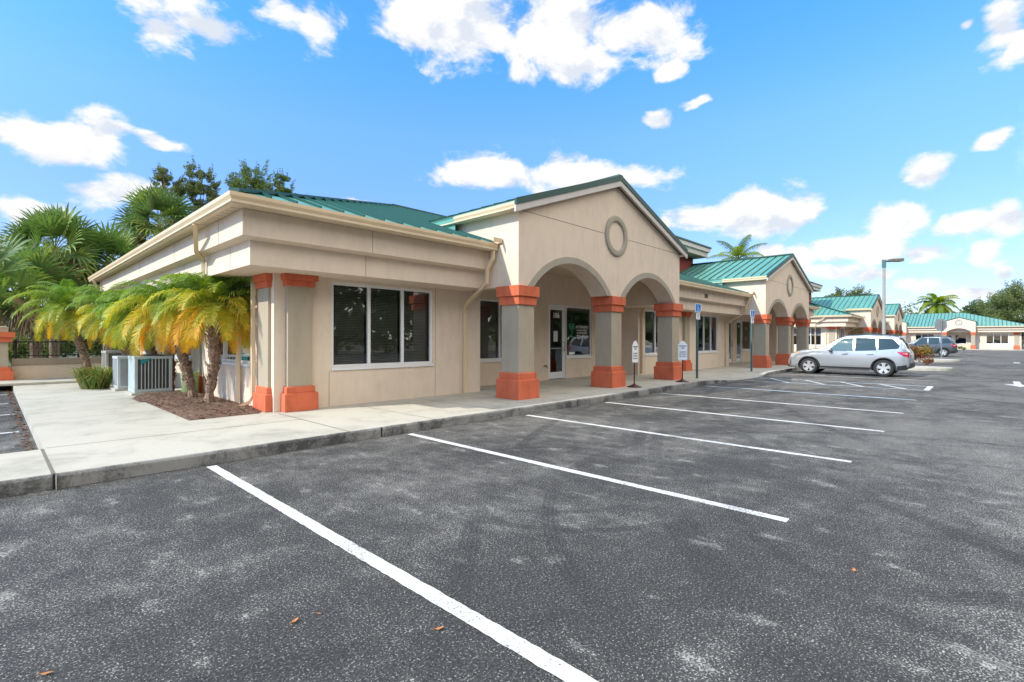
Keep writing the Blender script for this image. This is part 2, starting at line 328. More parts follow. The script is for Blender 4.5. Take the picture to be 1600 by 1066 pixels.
# ------------------------------------------------------------------ the office building
FY = lambda y0: (lambda u, z, t: (u, y0+t, z))
FX = lambda x0: (lambda u, z, t: (x0+t, u, z))
def mbox(mb, m, u0, u1, z0, z1, t0, t1):
    a = [m(u0, z0, t0), m(u1, z0, t0), m(u1, z0, t1), m(u0, z0, t1)]; b = [m(u0, z1, t0), m(u1, z1, t0), m(u1, z1, t1), m(u0, z1, t1)]
    mb.hexa(a, b)
def wall(mb, m, u0, u1, z0, z1, holes=(), t=.13):
    us = sorted({u0, u1, *[h[i] for h in holes for i in (0, 1)]}); zs = sorted({z0, z1, *[h[i] for h in holes for i in (2, 3)]})
    ish = lambda u, z: any(h[0] < u < h[1] and h[2] < z < h[3] for h in holes)
    for i in range(len(us)-1):
        for j in range(len(zs)-1):
            if not ish((us[i]+us[i+1])/2, (zs[j]+zs[j+1])/2):
                mb.quad(m(us[i], zs[j], 0), m(us[i+1], zs[j], 0), m(us[i+1], zs[j+1], 0), m(us[i], zs[j+1], 0))
    for a, b, c, d in holes:
        for p, q in (((a, c), (a, d)), ((a, d), (b, d)), ((b, d), (b, c)), ((b, c), (a, c))):
            mb.quad(m(p[0], p[1], 0), m(q[0], q[1], 0), m(q[0], q[1], t), m(p[0], p[1], t))
def window(bl, m, u0, u1, z0, z1, mull, blind=.8, name='window', sill=True, slats=True):
    fr = MB(); w = .055
    ed = [u0]+list(mull)+[u1]
    mbox(fr, m, u0, u1, z0, z0+w, .035, .10); mbox(fr, m, u0, u1, z1-w, z1, .035, .10)
    for k, u in enumerate(ed):
        a, b = (u, u+w) if k == 0 else ((u-w, u) if k == len(ed)-1 else (u-w*.6, u+w*.6))
        mbox(fr, m, a, b, z0+w, z1-w, .032, .098)
    o = fr.build(name, 'white', bl)
    if sill:
        s = MB(); mbox(s, m, u0-.01, u1+.01, z0-.055, z0-.002, -.035, .10); s.build('sill', 'white', o)
    g = MB(); g.quad(m(u0, z0, .07), m(u1, z0, .07), m(u1, z1, .07), m(u0, z1, .07)); g.build('pane', 'glass', o)
    if slats:
        b = MB(); z = z1-.09; zb = z1-(z1-z0)*blind
        while z > zb:
            for k in range(len(ed)-1):
                b.quad(m(ed[k]+.06, z-.016, .135), m(ed[k+1]-.06, z-.016, .135), m(ed[k+1]-.06, z+.012, .155), m(ed[k]+.06, z+.012, .155))
            z -= .034
        b.build('blind', 'blind', o)
    return o
def door(bl, m, u0, u1, z0, z1):
    fr = MB(); w = .06
    mbox(fr, m, u0, u0+.045, z0, z1, .02, .12); mbox(fr, m, u1-.045, u1, z0, z1, .02, .12); mbox(fr, m, u0+.045, u1-.045, z1-.05, z1, .02, .12)
    o = fr.build('door', 'white', bl)
    d = MB(); a, b = u0+.05, u1-.05
    mbox(d, m, a, a+.085, z0+.02, z1-.055, .04, .085); mbox(d, m, b-.085, b, z0+.02, z1-.055, .04, .085)
    mbox(d, m, a+.085, b-.085, z0+.02, z0+.24, .042, .083); mbox(d, m, a+.085, b-.085, z1-.17, z1-.055, .042, .083)
    d.build('door_leaf', 'white', o)
    g = MB(); g.quad(m(a+.08, z0+.22, .06), m(b-.08, z0+.22, .06), m(b-.08, z1-.16, .06), m(a+.08, z1-.16, .06)); g.build('pane', 'glass', o)
    h = MB(); h.tube([m(b-.04, z0+.95, .04), m(b-.04, z0+.95, -.03), m(b-.04, z0+1.25, -.03), m(b-.04, z0+1.25, .04)], .012, 6)
    mbox(h, m, a+.085, b-.085, z0+1.02, z0+1.06, .02, .04); h.build('handle', 'galv', o)
    return o
def tier(mb, cx, cy, hw, hd, z0, z1, ch=0.):
    if ch: z1 -= ch
    mb.box(cx-hw, cx+hw, cy-hd, cy+hd, z0, z1)
    if ch:
        mb.hexa([(cx-hw, cy-hd, z1), (cx+hw, cy-hd, z1), (cx+hw, cy+hd, z1), (cx-hw, cy+hd, z1)],
                [(cx-hw+ch, cy-hd+ch, z1+ch), (cx+hw-ch, cy-hd+ch, z1+ch), (cx+hw-ch, cy+hd-ch, z1+ch), (cx-hw+ch, cy+hd-ch, z1+ch)])
def column(bl, cx, cy, w=.53, d=.53, zt=2.70, cap=(.235, .19), pl=(.445, .15), name='column', e=(.09, .045)):
    s = MB(); s.box(cx-w/2, cx+w/2, cy-d/2, cy+d/2, .15, zt); o = s.build(name, 'shaft', bl)
    b = MB(); tier(b, cx, cy, w/2+e[0], d/2+e[0], .151, .15+pl[0], .02); tier(b, cx, cy, w/2+e[1], d/2+e[1], .15+pl[0], .15+pl[0]+pl[1], .02)
    b.build('base', 'orange', o, bevel=.006)
    c = MB(); tier(c, cx, cy, w/2+e[0], d/2+e[0], zt-cap[0], zt-.001); tier(c, cx, cy, w/2+e[1], d/2+e[1], zt-cap[0]-cap[1], zt-cap[0])
    c.build('capital', 'orange', o, bevel=.006)
    return o
def arc(xa, xb, z0, rise, n=22):
    hw = (xb-xa)/2; r = (hw*hw+rise*rise)/(2*rise); cz = z0+rise-r; a = math.asin(hw/r)
    return [((xa+xb)/2+r*math.sin(-a+2*a*i/n), cz+r*math.cos(-a+2*a*i/n)) for i in range(n+1)]

ZS = 2.70
X0, X1, Y0, Y1, ZE, SL = 2.44, 39.1, 8.10, 23.6, 3.685, .352
YR = (Y0+Y1)/2; HD = (Y1-Y0)/2; ZR = ZE+SL*HD
WF = 9.42; RB = 10.45                       # front wall, recess wall
GX = [12.13, 29.43]; GW = 4.03; GF = 7.50   # gable centres, half width, gable front

def make_building():
    bl = thing('office_building', 'nearest long tan stucco office building with two arched gables, green metal roof and door 106', 'building', (20.8, 15.8, .15), 0, 'tan offices with green metal roofs')
    # ---- walls
    w = MB()
    rec = [(8.72, 16.80), (26.02, 34.10)]
    wins = [(4.69, 7.20, .92, 2.64), (17.34, 19.90, .92, 2.64), (22.15, 24.57, .92, 2.64), (35.0, 37.3, .92, 2.64)]
    segs = [(3.58, 8.72), (16.80, 26.02), (34.10, 37.96)]
    for a, b in segs: wall(w, FY(WF), a, b, .15, ZS, [h for h in wins if a < h[0] < b])
    sidew = [(10.62, 13.25, .99, 2.64), (14.85, 17.3, .99, 2.64), (19.0, 21.4, .99, 2.64)]
    wall(w, FX(3.58), WF, 22.3, .15, ZS, sidew)
    rwins = []; 
    for k, (a, b) in enumerate(rec):
        o = 17.3*k
        hs = [(12.755+o, 13.69+o, .15, 2.66), (13.73+o, 15.27+o, .88, 2.66)]
        hs.append((9.62, 11.3, .88, 2.66) if k == 0 else (28.4, 29.4, .15, 2.6))
        rwins.append(hs)
        wall(w, FY(RB), a, b, .15, 3.68, hs)
        w.quad((a, WF, .15), (a, RB, .15), (a, RB, 3.68), (a, WF, 3.68)); w.quad((b, WF, .15), (b, RB, .15), (b, RB, ZS), (b, WF, ZS))
    w.quad((37.96, WF, .15), (37.96, 22.3, .15), (37.96, 22.3, ZS), (37.96, WF, ZS)); w.quad((3.58, 22.3, .15), (37.96, 22.3, .15), (37.96, 22.3, ZS), (3.58, 22.3, ZS))
    w.build('wall', ['wall'], bl)
    def jt(*q): j = MB(); j.box(*q); j.build('control_joint', 'joint', bl)
    for x, z0, z1 in ((4.64, .15, .86), (7.27, .15, ZS), (17.28, .15, .86), (24.66, .15, .86), (19.97, .15, .86), (22.08, .15, .86)): jt(x-.005, x+.005, WF-.0025, WF+.01, z0, z1)
    for u in (10.6, 13.3, 14.8, 17.35): jt(3.5775, 3.59, u-.005, u+.005, .15, .93)
    # ---- dark room behind the glass
    it = MB(); it.box(4.0, 37.6, 13.2, 21.5, .16, 2.66); it.build('interior_partition', 'interior', bl)
    for i, h in enumerate(wins):
        u = (h[1]-h[0])/3; window(bl, FY(WF), *h, [h[0]+u*1.02, h[0]+u*2.02], blind=[.97, .5, .35, .9][i])
    for h in sidew:
        u = (h[1]-h[0])/3; window(bl, FX(3.58), *h, [h[0]+u, h[0]+2*u], blind=.45)
    for k, hs in enumerate(rwins):
        d = door(bl, FY(RB), *hs[0]); x = window(bl, FY(RB), *hs[1], [], slats=False)
        if k == 0:
            window(bl, FY(RB), *hs[2], [10.5], blind=.98)
            text('106', .25, 'signwhite', d, facing_front(13.215, RB+.045, 2.30), 'suite_number', bold=.006, sx=.95)
            p = MB(); p.box(13.08, 13.30, RB+.045, RB+.048, 1.42, 1.78); p.build('notice', 'paper', d)
            # green palm emblem and lettering in the window
            e = MB(); cx, cz = 14.10, 1.78
            for sg in (-1, 1):
                for q in range(4):
                    a0 = R(25+q*32)*1.0; L = .24-.02*q
                    pts = [(cx+sg*.05*q*.2, cz+.14), (cx+sg*L*.55*math.sin(a0), cz+.14+L*.62*math.cos(a0)), (cx+sg*L*math.sin(a0+.5), cz+.14+L*.75*math.cos(a0+.5)), (cx+sg*L*.5*math.sin(a0+.25), cz+.12+L*.5*math.cos(a0+.25))]
                    e.prism([(px, RB+.05, pz) for px, pz in pts], (0, .004, 0))
            e.prism([(cx-.02, RB+.05, cz+.14), (cx+.02, RB+.05, cz+.14), (cx+.05, RB+.05, cz-.16), (cx+.01, RB+.05, cz-.16)], (0, .004, 0))
            e.prism([(cx-.24, RB+.05, cz-.20), (cx-.05, RB+.05, cz-.15), (cx+.25, RB+.05, cz-.20), (cx, RB+.05, cz-.185)], (0, .004, 0))
            e.build('palm_emblem', 'wingreen', x)
            for q, (s, sz) in enumerate((('ATTORNEYS', .135), ('AT LAW OFFICE', .085), ('BY APPOINTMENT', .075), ('MON - FRI 9 - 5', .095), ('CALL FOR VISIT', .085))):
                text(s, sz, 'signwhite', x, facing_front(14.72, RB+.05, 1.93-.095*q-(.02 if q else 0)), 'window_lettering', bold=.002)
            p = MB(); p.box(13.95, 14.28, RB+.05, RB+.054, .96, 1.05); p.build('sticker', 'signwhite', x)
        else:
            door(bl, FY(RB), *hs[2])
            text('105', .18, 'signwhite', d, facing_front(30.5, RB+.045, 2.28), 'suite_number', bold=.004)
            for zz in (2.2, 2.12, 1.6, 1.45): text('HOURS', .09, 'paper', x, facing_front(31.75, RB+.05, zz), 'window_lettering')
    # ---- stepped fascia (solid, with the ceiling of the rooms inside it)
    f = MB()
    def slab(x0, x1, y0, z0, z1): f.box(x0, x1, y0, 23.1, z0, z1)
    A, B = GX[0]-GW, GX[0]+GW; A2, B2 = GX[1]-GW, GX[1]+GW
    for lo in (True, False):
        z0, z1 = (ZS, 3.10) if lo else (3.13, 3.545)
        xl, xr, yf = (2.90, 38.64, 8.62) if lo else (2.72, 38.82, 8.41)
        for x0, x1, y0 in ((xl, A, yf), (A+.001, B-.001, RB+.001), (B, A2, yf), (A2+.001, B2-.001, RB+.001), (B2, xr, yf)): slab(x0, x1, y0, z0, z1)
    for x0, x1, l in ((2.72, A, 1), (B, A2, 0), (B2, 38.82, 2)):     # sloped underside between the two bands
        f.hexa([(x0+(.18 if l == 1 else 0), 8.62, 3.10), (x1-(.18 if l == 2 else 0), 8.62, 3.10), (x1-(.18 if l == 2 else 0), 23.1, 3.10), (x0+(.18 if l == 1 else 0), 23.1, 3.10)],
               [(x0, 8.41, 3.13), (x1, 8.41, 3.13), (x1, 23.1, 3.13), (x0, 23.1, 3.13)])
    f.build('fascia', 'wall', bl)
    def jt(*q): j = MB(); j.box(*q); j.build('control_joint', 'joint', bl)
    for x in (5.0, 19.2, 22.6): jt(x-.005, x+.005, 8.4075, 8.42, 3.13, 3.545); jt(x-.025, x-.015, 8.6175, 8.63, ZS, 3.10)
    for y in (9.6, 12.6, 16.2, 19.8): jt(2.7175, 2.73, y-.005, y+.005, 3.13, 3.545); jt(2.8975, 2.91, y-.025, y-.015, ZS, 3.10)
    text('224', .21, 'bronze', bl, facing_front(20.62, 8.395, 3.31), 'building_number', extrude=.012, bold=.006)
    sf = MB()
    for x0, x1 in ((2.73, A), (B, A2), (B2, 39.08)): q_ = MB(); q_.box(x0, x1, 8.12, 8.415, 3.55, 3.575); q_.build('soffit', 'soffit', bl)
    sf.box(2.46, 2.73, 8.12, 23.2, 3.55, 3.575)
    for k in range(60): sf.box(2.47, 2.715, 8.5+k*.24, 8.515+k*.24, 3.543, 3.55)
    sf.build('soffit', 'soffit', bl)
    # ---- gutters : ogee profile
    prof = [(.0, .0), (.07, .0), (.085, .02), (.088, .06), (.115, .11), (.118, .165), (.0, .165)]
    def gut(p0, p1, out, z, ml=0, mr=0):
        p0, p1, out = Vector(p0), Vector(p1), Vector(out); d = (p1-p0).normalized()
        va = [p0+out*(a-.118)-d*(a-.118)*-ml+Vector((0, 0, z+b)) for a, b in prof]; vb = [p1+out*(a-.118)+d*(a-.118)*mr+Vector((0, 0, z+b)) for a, b in prof]
        n = len(prof); g = MB(); g.add(va+vb, [(i, (i+1) % n, n+(i+1) % n, n+i) for i in range(n)]+[tuple(range(n)), tuple(range(2*n-1, n-1, -1))]); return g.build('gutter', 'gutter', bl)
    gut((X0, Y0, 0), (A-.04, Y0, 0), (0, -1, 0), 3.535, ml=-1); gut((B+.04, Y0, 0), (A2-.04, Y0, 0), (0, -1, 0), 3.535); gut((B2+.04, Y0, 0), (X1, Y0, 0), (0, -1, 0), 3.535)
    gut((X0, Y0, 0), (X0, Y1, 0), (-1, 0, 0), 3.535, ml=-1)
    for c in GX:
        for sg in (-1, 1): gut((c+sg*(GW+.26), 7.39, 0), (c+sg*(GW+.26), 9.45, 0), (sg, 0, 0), 4.335)
    for x in (A-.30, A2-.30): g = MB(); g.box(x, x+.28, Y0-.11, Y0-.085, 3.701, 3.80); g.box(x+.25, x+.278, Y0-.085, Y0+.30, 3.701, 3.80); g.build('splash_guard', 'gutter', bl)
    def spout(path):
        d = MB(); d.tube(path, .052, 4, flat=.8); d.build('downspout', 'gutter', bl)
    for a in (A, A2):
        spout([(a-.12, 8.18, 3.53), (a-.12, 8.2, 3.36), (a-.16, 8.34, 3.1), (a-.16, 8.35, 2.80), (a-.02, 9.2, 2.38), (a+.04, 9.36, 2.25), (a+.04, 9.36, .16)])
    spout([(17.05, 9.3, 2.69), (17.0, 9.36, 2.45), (17.0, 9.36, .2)])
    spout([(2.50, 10.15, 3.53), (2.55, 10.3, 3.40), (2.66, 10.7, 3.14), (2.84, 10.95, 3.0), (2.84, 10.95, 2.72), (3.5, 11.1, 2.4), (3.52, 11.1, .2)])
    spout([(2.50, 22.6, 3.53), (2.55, 22.7, 3.40), (2.66, 22.8, 3.14), (2.82, 22.9, 3.0), (2.82, 22.9, 2.70)])
    spout([(3.50, 10.24, 2.69), (3.50, 10.24, .40), (3.42, 10.22, .27), (3.20, 10.15, .20)])
    # ---- columns and pilasters
    for c in GX:
        for dx in (-3.765, .04, 3.765): column(bl, c+dx, 7.765)
    for x in (4.015, 20.83, 37.3): column(bl, x, 9.40, .46, .20, ZS, (.11, .11), (.34, .12), 'pilaster', (.085, .04))
    for y in (9.80, 14.15, 18.2): column(bl, 3.60, y, .14, .48, ZS, (.13, .12), (.33, .12), 'pilaster', (.075, .04))
    # ---- gables
    for k, c in enumerate(GX):
        a, b = c-GW, c+GW; o = c-GX[0]
        a1 = arc(8.60+o, 11.66+o, ZS, .70); a2 = arc(12.60+o, 15.66+o, ZS, .70)
        zt = 4.40; zp = zt+SL*GW
        pts = [(a, ZS)]+a1+a2+[(b, ZS), (b, zt), (c, zp), (a, zt)]
        bm = bmesh.new(); vs = [bm.verts.new((x, GF, z)) for x, z in pts]; fc = bm.faces.new(vs)
        r = bmesh.ops.extrude_face_region(bm, geom=[fc]); bmesh.ops.translate(bm, verts=[v for v in r['geom'] if isinstance(v, bmesh.types.BMVert)], vec=(0, .52, 0))
        bmesh.ops.triangulate(bm, faces=[x for x in bm.faces if len(x.verts) > 4]); bmesh.ops.recalc_face_normals(bm, faces=bm.faces)
        gm = MB(); bm.verts.index_update(); gm.add([v.co[:] for v in bm.verts], [[v.index for v in x.verts] for x in bm.faces]); bm.free()
        gm.box(a, a+.28, GF+.52, RB-.002, ZS, zt); gm.box(b-.28, b, GF+.52, RB-.002, ZS, zt)
        go = gm.build('gable_porch', 'wall', bl)
        ce = MB(); ce.box(a+.28, b-.28, GF+.52, RB, 3.66, 3.70); ce.build('porch_ceiling', 'soffit', go)
        # arch bands, ring, groove
        for q, (xa, xb) in enumerate(((8.60, 11.66), (12.60, 15.66))):
            tr = MB(); inn = arc(xa+o, xb+o, ZS, .70); out = arc(xa-.20+o, xb+.24+o, ZS+.0, .86) if q == 0 else arc(xa-.24+o, xb+.20+o, ZS, .86)
            for i in range(len(inn)-1):
                p = [(inn[i][0], GF-.015, inn[i][1]), (inn[i+1][0], GF-.015, inn[i+1][1]), (out[i+1][0], GF-.015, out[i+1][1]), (out[i][0], GF-.015, out[i][1])]
                tr.prism(p, (0, .02, 0))
            tr.build('arch_band', 'ring', go)
        rg = MB(); n = 40; rc = (c-.40+.0, GF, 4.40)
        pr = [(.40, 0), (.405, -.045), (.44, -.06), (.53, -.06), (.565, -.045), (.57, 0)]
        vs = [(rc[0]+.40+ r*math.cos(2*math.pi*i/n), GF+d, rc[2]+ r*math.sin(2*math.pi*i/n)) for r, d in pr for i in range(n)]
        rg.add(vs, [(i*n+q, i*n+(q+1) % n, (i+1)*n+(q+1) % n, (i+1)*n+q) for i in range(len(pr)-1) for q in range(n)])
        rg.build('ring_ornament', 'ring', go)
        gr = MB(); gr.box(a+.05, c-.571, GF-.0025, GF+.01, 4.385, 4.40); gr.box(c+.571, b-.05, GF-.0025, GF+.01, 4.385, 4.40); gr.build('groove', 'joint', go)
    # ---- main roof
    rf = MB()
    ei = .085; e = [(X0+ei, Y0+ei, ZE+SL*ei), (X1-ei, Y0+ei, ZE+SL*ei), (X1-ei, Y1-ei, ZE+SL*ei), (X0+ei, Y1-ei, ZE+SL*ei)]; h = [(X0+HD, YR, ZR), (X1-HD, YR, ZR)]
    for p in ((e[0], e[1], h[1], h[0]), (e[1], e[2], h[1]), (e[2], e[3], h[0], h[1]), (e[3], e[0], h[0])): rf.poly(p)
    for i in range(4):
        p, q = e[i], e[(i+1) % 4]; rf.quad(p, q, (q[0], q[1], q[2]-.04), (p[0], p[1], p[2]-.04))
    ro = rf.build('roof', 'roof', bl)
    sm = MB()
    def seam(p, q, side, wd=.022, ht=.048):
        p, q, s = Vector(p), Vector(q), Vector(side)*wd*.5; u = Vector((0, 0, ht))
        sm.hexa([p-s, p+s, q+s, q-s], [p-s+u, p+s+u, q+s+u, q-s+u])
    x = X0+.22
    while x < X1-.1:
        L = min(HD, x-X0, X1-x); seam((x, Y0+.09, ZE+SL*.09), (x, Y0+L, ZE+SL*L), (1, 0, 0)); x += .41
    y = Y0+.22
    while y < Y1-.1:
        L = min(HD, y-Y0, Y1-y); seam((X0+.14, y, ZE+SL*.14), (X0+L, y, ZE+SL*L), (0, 1, 0)); y += .41
    seam(e[0], h[0], (.7, -.7, 0), .16, .06); seam(e[1], h[1], (.7, .7, 0), .16, .06); seam(h[0], h[1], (0, 1, 0), .2, .06); seam(e[3], h[0], (.7, .7, 0), .16, .06)
    sm.build('roof_seam', 'rib', ro)
    # ---- gable roofs
    for c in GX:
        gw = GW+.20; yf = 7.33; zr = 6.03; ze = zr-SL*gw; yv = Y0+(ze-ZE)/SL; yr = Y0+(zr-ZE)/SL
        g2 = MB(); 
        for sg in (-1, 1):
            ex = c+sg*gw
            g2.poly([(ex, yf, ze), (c, yf, zr), (c, yr+.05, zr), (ex, yv+.05, ze)])
            g2.quad((ex, yf, ze), (ex, yv, ze), (ex, yv, ze-.05), (ex, yf, ze-.05))
            # little closure wedge behind the gutter end
            g2.poly([(ex, 9.45, ze), (ex, yv+.05, ze), (ex, 9.45, ZE+SL*(9.45-Y0))])
        go = g2.build('gable_roof', 'roof', bl)
        sm = MB()
        for sg in (-1, 1):
            y = yf+.36
            while y < yr:
                t = 0 if y < yv else (y-yv)/(yr-yv)
                seam((c+sg*gw*(1-t), y, ze+(zr-ze)*t), (c, y, zr), (0, 1, 0)); y += .41
            seam((c+sg*gw, yf+.04, ze), (c, yf+.04, zr), (0, 1, 0), .08, .05)
        seam((c, yf, zr), (c, yr, zr), (1, 0, 0), .2, .06)
        sm.build('roof_seam', 'rib', go)
        ed = MB(); rk = MB(); sf = MB(); ze -= .07*SL
        for sg in (-1, 1):
            ex = c+sg*(gw+.07)
            ed.hexa([(ex, yf-.015, ze-.10), (c, yf-.015, zr-.10), (c, yf+.03, zr-.10), (ex, yf+.03, ze-.10)], [(ex, yf-.015, ze+.045), (c, yf-.015, zr+.045), (c, yf+.03, zr+.045), (ex, yf+.03, ze+.045)])
            rk.hexa([(ex, yf+.005, ze-.25), (c, yf+.005, zr-.25), (c, yf+.05, zr-.25), (ex, yf+.05, ze-.25)], [(ex, yf+.005, ze-.101), (c, yf+.005, zr-.101), (c, yf+.05, zr-.101), (ex, yf+.05, ze-.101)])
            sf.hexa([(ex, yf+.05, ze-.17), (c, yf+.05, zr-.17), (c, GF, zr-.17), (ex, GF, ze-.17)], [(ex, yf+.05, ze-.15), (c, yf+.05, zr-.15), (c, GF, zr-.15), (ex, GF, ze-.15)])
            sf.box(min(c+sg*GW, ex), max(c+sg*GW, ex), yf+.05, yv-.3, ze-.17, ze-.14)
        ed.build('roof_edge', 'dkgreen', go); rk.build('rake_board', 'rake', go); sf.build('gable_soffit', 'soffit', go)
    v = MB(); v.box(15.72, 15.84, 10.30, 10.44, 2.95, 3.35); v.build('porch_lantern', 'bronze', bl)
    hb = MB(); hb.tube([(12.52, 10.45, .62), (12.52, 10.33, .62), (12.52, 10.30, .55)], .018, 6); hb.lathe([(.035, 0), (.035, .012)], (12.52, 10.34, .645), 10); hb.build('tap', 'brass', bl)
    return bl
def roof_tower(bl, x1, dx):
    y0, z = 12.0, 7.02; x0 = x1-dx
    w = MB(); w.box(x0+.6, x1-.55, y0+.85, y0+6, 4.2, 6.5); o = w.build('roof_tower', 'red', bl)
    f = MB(); f.box(x0, x1, y0, y0+7, 6.76, z-.03); f.box(x0+.12, x1-.12, y0+.12, y0+6.9, 6.48, 6.76); f.build('tower_fascia', 'rake', o)
    s = MB(); s.box(x0+.13, x1-.13, y0+.13, y0+6.85, 6.455, 6.479); s.build('tower_soffit', 'shaft', o)
    r = MB(); r.box(x0-.05, x1+.05, y0-.05, y0+7.05, z-.03, z+.06); r.hexa([(x0, y0, z+.06), (x1, y0, z+.06), (x1, y0+7, z+.06), (x0, y0+7, z+.06)], [(x0+3, y0+3.4, z+.5), (x1-3, y0+3.4, z+.5), (x1-3, y0+3.6, z+.5), (x0+3, y0+3.6, z+.5)])
    r.build('tower_roof', 'dkgreen', o)

A_ = make_building()
B_ = copy_tree(A_); B_.location.x += 49.5; B_.location.y += .25
B_['label'] = 'second tan stucco office building with green metal roof, farther along behind the parked silver SUV'
for c_ in [x for x in B_.children_recursive if x.name.split('.')[0] in ('building_number', 'suite_number', 'window_lettering', 'palm_emblem', 'sticker', 'notice')]: bpy.data.objects.remove(c_)
roof_tower(A_, 30.1, 6.0)
def shift_tower(x1, dx, bl, off):
    pre = set(bl.children); roof_tower(bl, x1, dx)
shift_tower(58.9, 6.0, B_, 0)

# ---- far building facing the camera side (its front looks along -X)
def far_building():
    X = 105.; bl = thing('office_building', 'far tan office building closing the end of the lot, oval ornament in its pediment', 'building', (112, 2.5, .1), 0, 'tan offices with green metal roofs')
    w = MB(); F = FX(X)
    wins = [(5.73, 8.10, .95, 2.5), (-2.75, -.32, .95, 2.5)]
    wall(w, F, -4.1, 16., .1, 2.7, wins+[(.95, 4.2, .1, 2.65)])
    w.quad((X, -4.1, .1), (X+13.4, -4.1, .1), (X+13.4, -4.1, 2.7), (X, -4.1, 2.7)); 
    wall(w, FX(X+1.2), .9, 4.25, .1, 3.3, [(1.9, 3.3, .9, 2.4), (3.45, 4.15, .15, 2.4)])
    w.quad((X, .95, .1), (X+1.2, .95, .1), (X+1.2, .95, 3.3), (X, .95, 3.3)); w.quad((X, 4.2, .1), (X+1.2, 4.2, .1), (X+1.2, 4.2, 3.3), (X, 4.2, 3.3))
    w.build('wall', 'wall', bl)
    for h in wins:
        u = (h[1]-h[0])/3; window(bl, F, *h, [h[0]+u, h[0]+2*u], blind=.2)
    window(bl, FX(X+1.2), 1.9, 3.3, .9, 2.4, [], slats=False); door(bl, FX(X+1.2), 3.45, 4.15, .15, 2.4)
    it = MB(); it.box(X+4, X+12, -3, 14, .15, 2.6); it.build('interior_partition', 'interior', bl)
    f = MB(); f.box(X-.75, X+13.4, -4.6, 16, 2.7, 3.05); f.box(X-.93, X+13.4, -4.8, 16, 3.08, 3.45); f.box(X-.8, X+13.4, -4.65, 16, 3.05, 3.08); f.build('fascia', 'wall', bl)
    g = MB(); g.box(X-1.2, X-1.06, -5.1, 16.2, 3.47, 3.62); g.build('gutter', 'gutter', bl)
    rf = MB(); xa, xb, ya, yb, z = X-1.2, X+13.6, -5.1, 18., 3.62; hd = (xb-xa)/2; zr = z+SL*.92*hd; xm = (xa+xb)/2
    for p in ([(xa, ya, z), (xa, yb, z), (xm, yb, zr), (xm, ya+hd, zr)], [(xa, ya, z), (xb, ya, z), (xm, ya+hd, zr)], [(xb, ya, z), (xb, yb, z), (xm, yb, zr), (xm, ya+hd, zr)]): rf.poly(p)
    ro = rf.build('roof', 'roof', bl)
    sm = MB(); y = ya+.3
    while y < yb:
        L = min(hd, y-ya); p = Vector((xa, y, z)); q = Vector((xa+L, y, z+SL*.92*L)); s = Vector((0, .03, 0)); u = Vector((0, 0, .07)); sm.hexa([p-s, p+s, q+s, q-s], [p-s+u, p+s+u, q+s+u, q-s+u]); y += .45
    x = xa+.3
    while x < xm:
        L = x-xa; p = Vector((x, ya, z)); q = Vector((x, ya+L, z+SL*.92*L)); s = Vector((.03, 0, 0)); sm.hexa([p-s, p+s, q+s, q-s], [p-s+u, p+s+u, q+s+u, q-s+u]); x += .45
    sm.build('roof_seam', 'rib', ro)
    for k, (ya, yb) in enumerate(((.84, 4.70), (9.15, 13.0))):
        c = (ya+yb)/2; a1 = arc(ya+.45, yb-.45, 2.72, .6); XF = X-1.5
        pts = [(ya, 2.7)]+a1+[(yb, 2.7), (yb, 4.36), (c, 5.02), (ya, 4.36)]
        bm = bmesh.new(); fc = bm.faces.new([bm.verts.new((XF, y, zz)) for y, zz in pts]); r = bmesh.ops.extrude_face_region(bm, geom=[fc])
        bmesh.ops.translate(bm, verts=[v for v in r['geom'] if isinstance(v, bmesh.types.BMVert)], vec=(.5, 0, 0))
        bmesh.ops.triangulate(bm, faces=[q for q in bm.faces if len(q.verts) > 4]); bm.verts.index_update()
        gm = MB(); gm.add([v.co[:] for v in bm.verts], [[v.index for v in q.verts] for q in bm.faces]); bm.free()
        gm.box(XF+.5, X+1.5, ya, ya+.2, 2.7, 4.36); gm.box(XF+.5, X+1.5, yb-.2, yb, 2.7, 4.36); go = gm.build('gable_porch', 'wall', bl)
        gr = MB()
        for p, q in (((ya-.1, 4.36), (c, 5.05)), ((c, 5.05), (yb+.1, 4.36))): gr.hexa([(XF-.15, p[0], p[1]), (XF-.15, q[0], q[1]), (X+5, q[0], q[1]), (X+5, p[0], p[1])], [(XF-.15, p[0], p[1]+.07), (XF-.15, q[0], q[1]+.07), (X+5, q[0], q[1]+.07), (X+5, p[0], p[1]+.07)])
        gr.build('gable_roof', 'roof', go)
        n = 28; pr = [(.74, 0), (.75, -.05), (1., -.05), (1.01, 0)]; rg = MB()
        rg.add([(XF+d, c+.42*r*math.cos(2*math.pi*i/n), 4.22+.40*r*math.sin(2*math.pi*i/n)) for r, d in pr for i in range(n)], [(i*n+q, i*n+(q+1) % n, (i+1)*n+(q+1) % n, (i+1)*n+q) for i in range(3) for q in range(n)])
        rg.build('oval_ornament', 'ring', go)
        for yy in (ya+.28, yb-.28): column(bl, XF+.28, yy, .46, .46)
    column(bl, X, -3.6, .2, .5, name='pilaster'); column(bl, X-.0, 9.7, .2, .4, name='pilaster')
    return bl
far_building()

# ------------------------------------------------------------------ ground, walks, kerbs, markings
def sheet(name, pts, z, mat):
    b = MB(); b.poly([(x, y, z) for x, y in pts]); return struct(b.build(name, mat))
sheet('ground', [(-900, -900), (1400, -900), (1400, 900), (-900, 900)], -.06, 'ground')
sheet('parking_lot', [(-50, -60), (135, -60), (135, 30), (-50, 30)], 0., 'asphalt')
